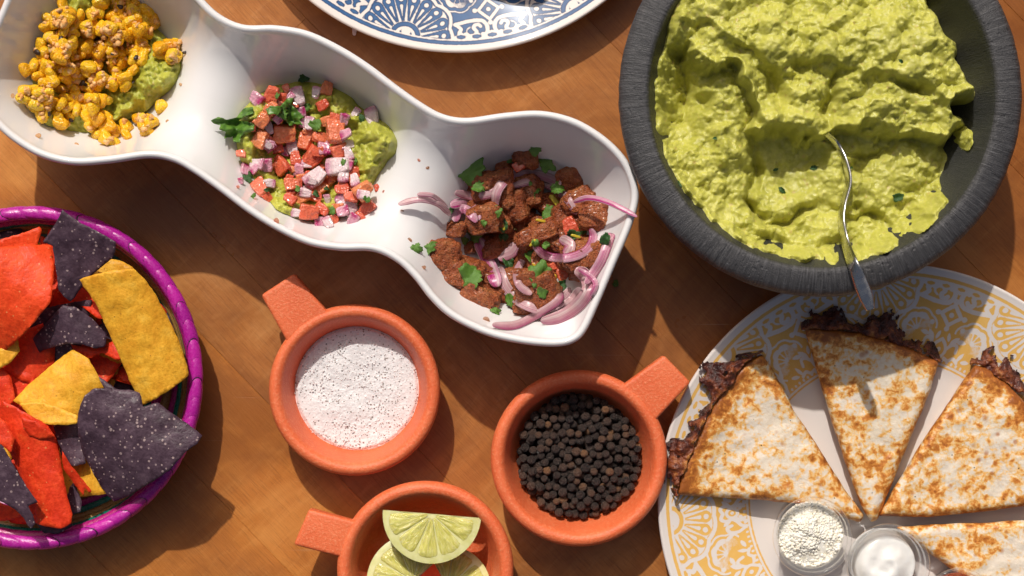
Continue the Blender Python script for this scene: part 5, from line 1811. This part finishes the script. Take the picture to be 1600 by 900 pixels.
def quesadilla(outline_px, rim_path, label, seed, crust_w, top=0.0225, sides=0.0):
    poly = ragged(outline_px, 1.6, 16, seed, 4.0)
    # soften the corners a little
    poly = (np.roll(poly, 1, 0) + 2 * poly + np.roll(poly, -1, 0)) / 4
    p2, tris = fill(poly, 4.2, 0.25, seed)
    dd = poly_dist(p2, poly)
    zp = yplate_z(p2)
    h = np.maximum(top, zp + 0.0085) - zp
    bumpy = 0.0016 * fbm(p2 / 60, 3, seed) + 0.0006 * fbm(p2 / 16, 2, seed + 3)
    zt = zp + h * (0.72 + 0.28 * np.sqrt(np.clip(1 - (1 - np.clip(dd / 14, 0, 1)) ** 2, 0, 1))) + bumpy * sstep(0, 20, dd)
    # upper tortilla, filling, lower tortilla
    rp = np.array(rim_path, float)
    er = np.exp(-(poly_dist(p2, spline(rp, 4, False), False) / 17.0)) + 0.35 * np.exp(-(dd / 10.0))
    c0 = PA(p2.mean(0)[None], np.array([0.012]))[0]
    root = thing('quesadilla_wedge', (c0[0], c0[1], 0.006), label, 'quesadilla', 'quesadilla wedges on the yellow plate')
    V, F = slab(p2, tris, zt, zt - 0.0022)
    add('tortilla', V, F, TORT, root, True, {'edge': np.concatenate([er, er])})
    zb = zp + 0.0008 + 0.0 * dd
    V, F = slab(p2, tris, zb + 0.0022, zb)
    add('tortilla', V, F, TORT, root, True, {'edge': np.concatenate([er, er])})
    cen = p2.mean(0)
    inner = cen + (poly - cen) * (1 - 2.2 / np.maximum(np.linalg.norm(poly - cen, axis=1), 1))[:, None]
    ip, it = fill(inner, 9.0, 0.2, seed + 1)
    zi = yplate_z(ip)
    hi = np.maximum(top, zi + 0.0085) - zi
    V, F = slab(ip, it, zi + hi * 0.66, zi + 0.0025)
    add('filling', V, F, FILL, root, False)
    # crust: lacy fried cheese along the rim
    path = resample(spline(rp, 10, False), 1.6, False)
    n = len(path)
    t = np.gradient(path, axis=0)
    t /= np.linalg.norm(t, axis=1)[:, None]
    nr = np.stack([t[:, 1], -t[:, 0]], 1)
    away = path.mean(0) - np.asarray(outline_px, float).mean(0)
    if (nr.mean(0) * away).sum() < 0:
        nr = -nr
    s = np.linspace(0, 1, n)
    wid = crust_w * (0.74 + 0.85 * fbm(np.stack([np.arange(n) / 26.0, np.full(n, seed * 1.3)], 1), 3, seed + 5)) * np.clip(np.minimum(s, 1 - s) * 9, 0.25, 1)
    wid = np.maximum(wid, 4)
    nv = 24
    W = np.linspace(-0.16, 1, nv)
    pp = path[:, None] + nr[:, None] * (wid[:, None, None] * W[None, :, None])
    flat = pp.reshape(-1, 2)
    flat = flat + np.stack([fbm(flat / 9, 2, seed + 6), fbm(flat / 9 + 4, 2, seed + 7)], 1) * 3.5
    zp = yplate_z(flat)
    O = np.tile(W, n)
    z = zp + 0.0100 - 0.0070 * sstep(0.0, 1.0, O) + 0.0026 * fbm(flat / 13, 3, seed + 8, 0.55) + 0.0007 * fbm(flat / 4, 2, seed + 9)
    z = np.maximum(z, zp + 0.0006)
    lace = fbm(flat / 11, 3, seed + 10, 0.5) + 0.50 - 0.60 * np.clip(O, 0, 1) ** 2
    V = PA(flat, z)
    F = grid_faces(n, nv)
    keep = (lace[F] > -0.02).sum(1) >= 3
    F = F[keep]
    nv0 = len(V)
    # solid lace: top, underside and walls
    V2 = np.concatenate([V, V - np.array([0, 0, 0.0014])])
    edges = {}
    for f in F:
        for a, b in ((f[0], f[1]), (f[1], f[2]), (f[2], f[3]), (f[3], f[0])):
            edges[(a, b)] = 1
    walls = np.array([(a, a + nv0, b + nv0, b) for (a, b) in edges if (b, a) not in edges])
    F2 = np.concatenate([F, F[:, ::-1] + nv0, walls])
    add('cheese_crust', V2, F2, CRUST, root, True, {'out': np.concatenate([O, O])})
    return root
quesadilla([(1058, 773), (1062, 745), (1076, 712), (1100, 660), (1125, 615), (1150, 585), (1167, 566), (1190, 553), (1206, 575), (1240, 640), (1280, 700), (1320, 765), (1351, 806), (1344, 816), (1300, 803), (1240, 785), (1150, 779)],
           [(1193, 550), (1166, 563), (1147, 585), (1122, 615), (1098, 660), (1074, 712), (1060, 745), (1056, 775)], 'quesadilla wedge nearest the peppercorn cup, dark cheese crust at its left', 41, 40)
quesadilla([(1256, 510), (1275, 512), (1300, 514), (1350, 521), (1400, 536), (1440, 552), (1467, 566), (1460, 590), (1445, 632), (1420, 692), (1392, 760), (1371, 813), (1360, 816), (1345, 790), (1320, 722), (1295, 645), (1275, 575)],
           [(1253, 514), (1275, 509), (1300, 511), (1350, 518), (1400, 533), (1440, 548), (1470, 566)], 'middle quesadilla wedge with dark crust under the utensil handle', 52, 40)
quesadilla([(1372, 806), (1400, 757), (1440, 692), (1480, 632), (1508, 590), (1522, 570), (1540, 574), (1565, 592), (1600, 625), (1640, 680), (1668, 730), (1690, 775), (1600, 790), (1530, 800), (1450, 808)],
           [(1518, 568), (1540, 570), (1568, 590), (1603, 622), (1643, 678), (1671, 730)], 'right quesadilla wedge running out of the frame, crust at its top', 63, 42)
quesadilla([(1400, 824), (1450, 820), (1500, 818), (1600, 813), (1690, 806), (1712, 850), (1700, 905), (1660, 960), (1600, 985), (1560, 950), (1500, 900), (1440, 856)],
           [(1694, 806), (1715, 850), (1703, 905), (1663, 960), (1602, 988)], 'quesadilla wedge in the lower right corner behind the dip cups', 74, 34)

# ---------------------------------------------------------------- clear plastic dip cups
def clear_plastic():
    m = bpy.data.materials.new('clear_plastic')
    m.use_nodes = True
    n, t = m.node_tree.nodes, m.node_tree
    n.clear()
    out = n.new('ShaderNodeOutputMaterial')
    tr = n.new('ShaderNodeBsdfTransparent')
    tr.inputs[0].default_value = (0.985, 0.985, 0.985, 1)
    gl = n.new('ShaderNodeBsdfGlossy')
    gl.inputs['Roughness'].default_value = 0.08
    gl.inputs[0].default_value = (0.9, 0.9, 0.9, 1)
    df = n.new('ShaderNodeBsdfDiffuse')
    df.inputs[0].default_value = (0.75, 0.75, 0.74, 1)
    fr = n.new('ShaderNodeFresnel')
    fr.inputs[0].default_value = 1.35
    m1 = n.new('ShaderNodeMixShader')
    m1.inputs[0].default_value = 0.05
    m2 = n.new('ShaderNodeMixShader')
    t.links.new(tr.outputs[0], m1.inputs[1])
    t.links.new(df.outputs[0], m1.inputs[2])
    mu = n.new('ShaderNodeMath')
    mu.operation = 'MULTIPLY'
    mu.inputs[1].default_value = 0.45
    t.links.new(fr.outputs[0], mu.inputs[0])
    t.links.new(mu.outputs[0], m2.inputs[0])
    t.links.new(m1.outputs[0], m2.inputs[1])
    t.links.new(gl.outputs[0], m2.inputs[2])
    t.links.new(m2.outputs[0], out.inputs[0])
    return m
CLEAR = clear_plastic()
def dip_cup(cx, cy, rpx, zt, label):
    z0 = 0.0064
    c = np.array(P(cx, cy, zt))
    c[2] = 0
    R = LZ(rpx, zt)
    h = zt - z0
    prof = [(0.0005, z0 + 0.0006), (R * 0.66, z0 + 0.0006), (R * 0.70, z0 + 0.001), (R * 0.80, z0 + h * 0.6), (R * 0.845, z0 + h * 0.86), (R * 0.875, z0 + h * 0.865), (R * 0.89, z0 + h * 0.96), (R * 0.90, zt - 0.0004), (R * 0.93, zt), (R * 0.965, zt - 0.0002),
            (R * 0.995, zt - 0.0010), (R, zt - 0.0018), (R * 0.985, zt - 0.0024), (R * 0.95, zt - 0.0016), (R * 0.915, zt - 0.002), (R * 0.905, z0 + h * 0.85), (R * 0.865, z0 + h * 0.84), (R * 0.82, z0 + h * 0.6), (R * 0.72, z0 + 0.0003), (R * 0.68, z0), (0.0005, z0)]
    V, F = lathe(prof, 120)
    o = link('dip_cup', make_mesh('dip_cup', V, F, CLEAR), None, tuple(c))
    tag(o, label, 'cup', 'clear dip cups on the yellow plate')
    return c, R, z0 + 0.0007
c1 = dip_cup(1270, 839, 62.5, 0.034, 'clear plastic cup of crumbled white cheese')
c2 = dip_cup(1389, 884, 65.5, 0.036, 'clear plastic cup of white sour cream')
c3 = dip_cup(1500, 946, 58.0, 0.034, 'clear plastic cup cut off by the bottom of the frame')

def build_cheese():
    c, R, zb = c1
    r = np.random.default_rng(17)
    m = Mat('crumbled_cheese')
    m.set('Base Color', m.ramp(m.noise(400, 3), [(0.3, (0.90, 0.83, 0.66)), (0.6, (0.93, 0.90, 0.82))])).set('Roughness', 0.6)
    m.bump(m.noise(1200, 3), 0.0003, 0.4)
    top = lambda x, y: zb + 0.016 + 0.0065 * math.exp(-((x + 0.002) ** 2 + (y - 0.002) ** 2) / (0.013 ** 2)) + 0.002 * fbm(np.array([[x * 160, y * 160]]), 2, 3)[0]
    pr = []
    for _ in range(3300):
        a, q = r.uniform(0, 6.28), math.sqrt(r.uniform(0, 1)) * R * 0.80
        x, y = q * math.cos(a), q * math.sin(a)
        rr = r.choice([r.uniform(0.0005, 0.0009), r.uniform(0.0008, 0.0013)], p=[0.7, 0.3])
        pr.append(((c[0] + x, c[1] + y, top(x, y) + r.uniform(-0.0005, 0.0005)), rr))
    V, F = crumb_mesh(0, pr, m.m, 'x', 1, 0.16)
    prof = [(R * 0.70, zb), (R * 0.80, zb + 0.014), (R * 0.77, zb + 0.0158), (R * 0.5, zb + 0.019), (0.0006, zb + 0.0215)]
    V2, F2 = lathe(prof, 60, (c[0], c[1], 0))
    F2 = np.concatenate([F2[:, [0, 1, 2]], F2[:, [0, 2, 3]]])
    V, F = np.concatenate([V, V2]), np.concatenate([F, F2 + len(V)])
    tag(add('crumbled_cheese', V, F, m.m), 'crumbled off-white dry cheese filling the left dip cup', 'cheese', kind='stuff')
build_cheese()
def build_cream():
    c, R, zb = c2
    m = Mat('sour_cream')
    m.set('Base Color', (0.86, 0.845, 0.81)).set('Roughness', 0.22)
    m.sss(0.4, (1, 0.95, 0.85), 0.003)
    m.bump(m.noise(120, 3), 0.0008, 0.35)
    nu, nv = 120, 46
    a = np.linspace(0, 2 * math.pi, nu, endpoint=False)
    q = np.linspace(0.0, 1, nv)
    A, Q = np.meshgrid(a, q, indexing='ij')
    x, y = (Q * np.cos(A)).ravel(), (Q * np.sin(A)).ravel()
    p = np.stack([x, y], 1)
    ang = np.arctan2(y, x)
    z = zb + 0.0165 + 0.0075 * np.clip(1 - Q.ravel() ** 2.6, 0, 1) + 0.0013 * np.sin(ang + 7 * Q.ravel()) * sstep(0.05, 0.3, Q.ravel()) * (1 - sstep(0.75, 1, Q.ravel())) + 0.0008 * fbm(p * 3, 2, 2)
    z = z - 0.012 * sstep(0.9, 1.0, Q.ravel())
    V = np.column_stack([c[0] + x * R * 0.80, c[1] - 0.0006 + y * R * 0.80, z])
    tag(add('sour_cream', V, grid_faces(nu, nv, True)[:, ::-1], m.m), 'smooth white dollop of sour cream in the middle dip cup', 'sour cream')
build_cream()
def build_salsa():
    c, R, zb = c3
    m = Mat('red_salsa')
    m.set('Base Color', m.ramp(m.noise(200, 3), [(0.3, (0.45, 0.06, 0.02)), (0.7, (0.62, 0.18, 0.08))])).set('Roughness', 0.25)
    m.bump(m.noise(350, 3), 0.002, 0.6)
    prof = [(R * 0.68, zb), (R * 0.80, zb + 0.016), (R * 0.8, zb + 0.0185), (R * 0.5, zb + 0.0192), (0.0006, zb + 0.0196)]
    V, F = lathe(prof, 80, (c[0], c[1], 0))
    tag(add('salsa', V, F, m.m), 'red salsa in the dip cup at the bottom of the frame', 'salsa')
build_salsa()

# ---------------------------------------------------------------- small leftovers on the table, an added shadow-casting food lump on the blue plate beyond the frame
def build_scraps():
    r = np.random.default_rng(91)
    for name, col, spots in (('tomato juice', (0.62, 0.16, 0.07), [(452, 172, 7), (392, 148, 4), (560, 322, 4), (600, 300, 3), (372, 292, 3), (432, 345, 5), (655, 250, 3)]),
                             ('meat juice', (0.40, 0.15, 0.045), [(640, 375, 4), (662, 418, 4), (905, 300, 6), (935, 380, 5), (760, 500, 6), (628, 330, 3), (668, 262, 3)]),
                             ('corn sauce', (0.66, 0.34, 0.12), [(20, 150, 4), (60, 212, 5), (120, 226, 4), (262, 190, 4), (282, 132, 3), (300, 180, 2), (228, 236, 3)])):
        m = Mat(name.replace(' ', '_'))
        m.set('Base Color', col).set('Roughness', 0.08).set('Alpha', 0.55)
        me = blob_mesh('droplet', m.m, 3, 0.0, 0.25, 1.2, int(r.integers(99)), (1.0, 0.8, 0.09))
        for x, y, s in spots:
            w = P(x, y, 0.04)
            z = dish_z(w[0], w[1])
            s = LZ(s, z)
            tag(link('droplet', me, None, P(x, y, z), (0, 0, r.uniform(0, 6)), (s, s, s)), name + ' droplet on the bare white glaze of the serving dish', 'droplet', name + ' droplets on the dish')
    z = 0.0006
    s = LZ(6, 0)
    tag(link('onion_scrap', oni_meshes[0], None, P(554, 49, 0.002), (0.1, 0.2, 1.5), (s, s * 0.7, s)), 'tiny pink onion scrap on the table under the blue plate', 'onion')
    tag(link('cilantro_leaf', leaf_meshes[1], None, P(962, 443, 0.0012), (0.1, 0.1, 0.4), (s * 1.1,) * 3), 'dried herb scrap on the table right of the white dish', 'herb')
    m = Mat('shadow_lump_skin')  # unseen food lump, shape invented, added for the shadow it throws on the plate
    m.set('Base Color', m.ramp(m.noise(90, 4), [(0.35, (0.74, 0.62, 0.44)), (0.65, (0.5, 0.22, 0.06))])).set('Roughness', 0.5)
    me = blob_mesh('shadow_food_lump', m.m, 4, 0.45, 0.12, 1.4, 400, (1.0, 0.62, 0.62))
    c = P(792, -92, 0.03)
    sc = 0.030
    tag(link('shadow_food_lump', me, None, (c[0], c[1], 0.006 + 0.0175), (0, 0, -0.3), (sc, sc, sc)), 'unseen food lump added to cast a shadow on the blue plate, beyond the top of the frame', 'food')
build_scraps()
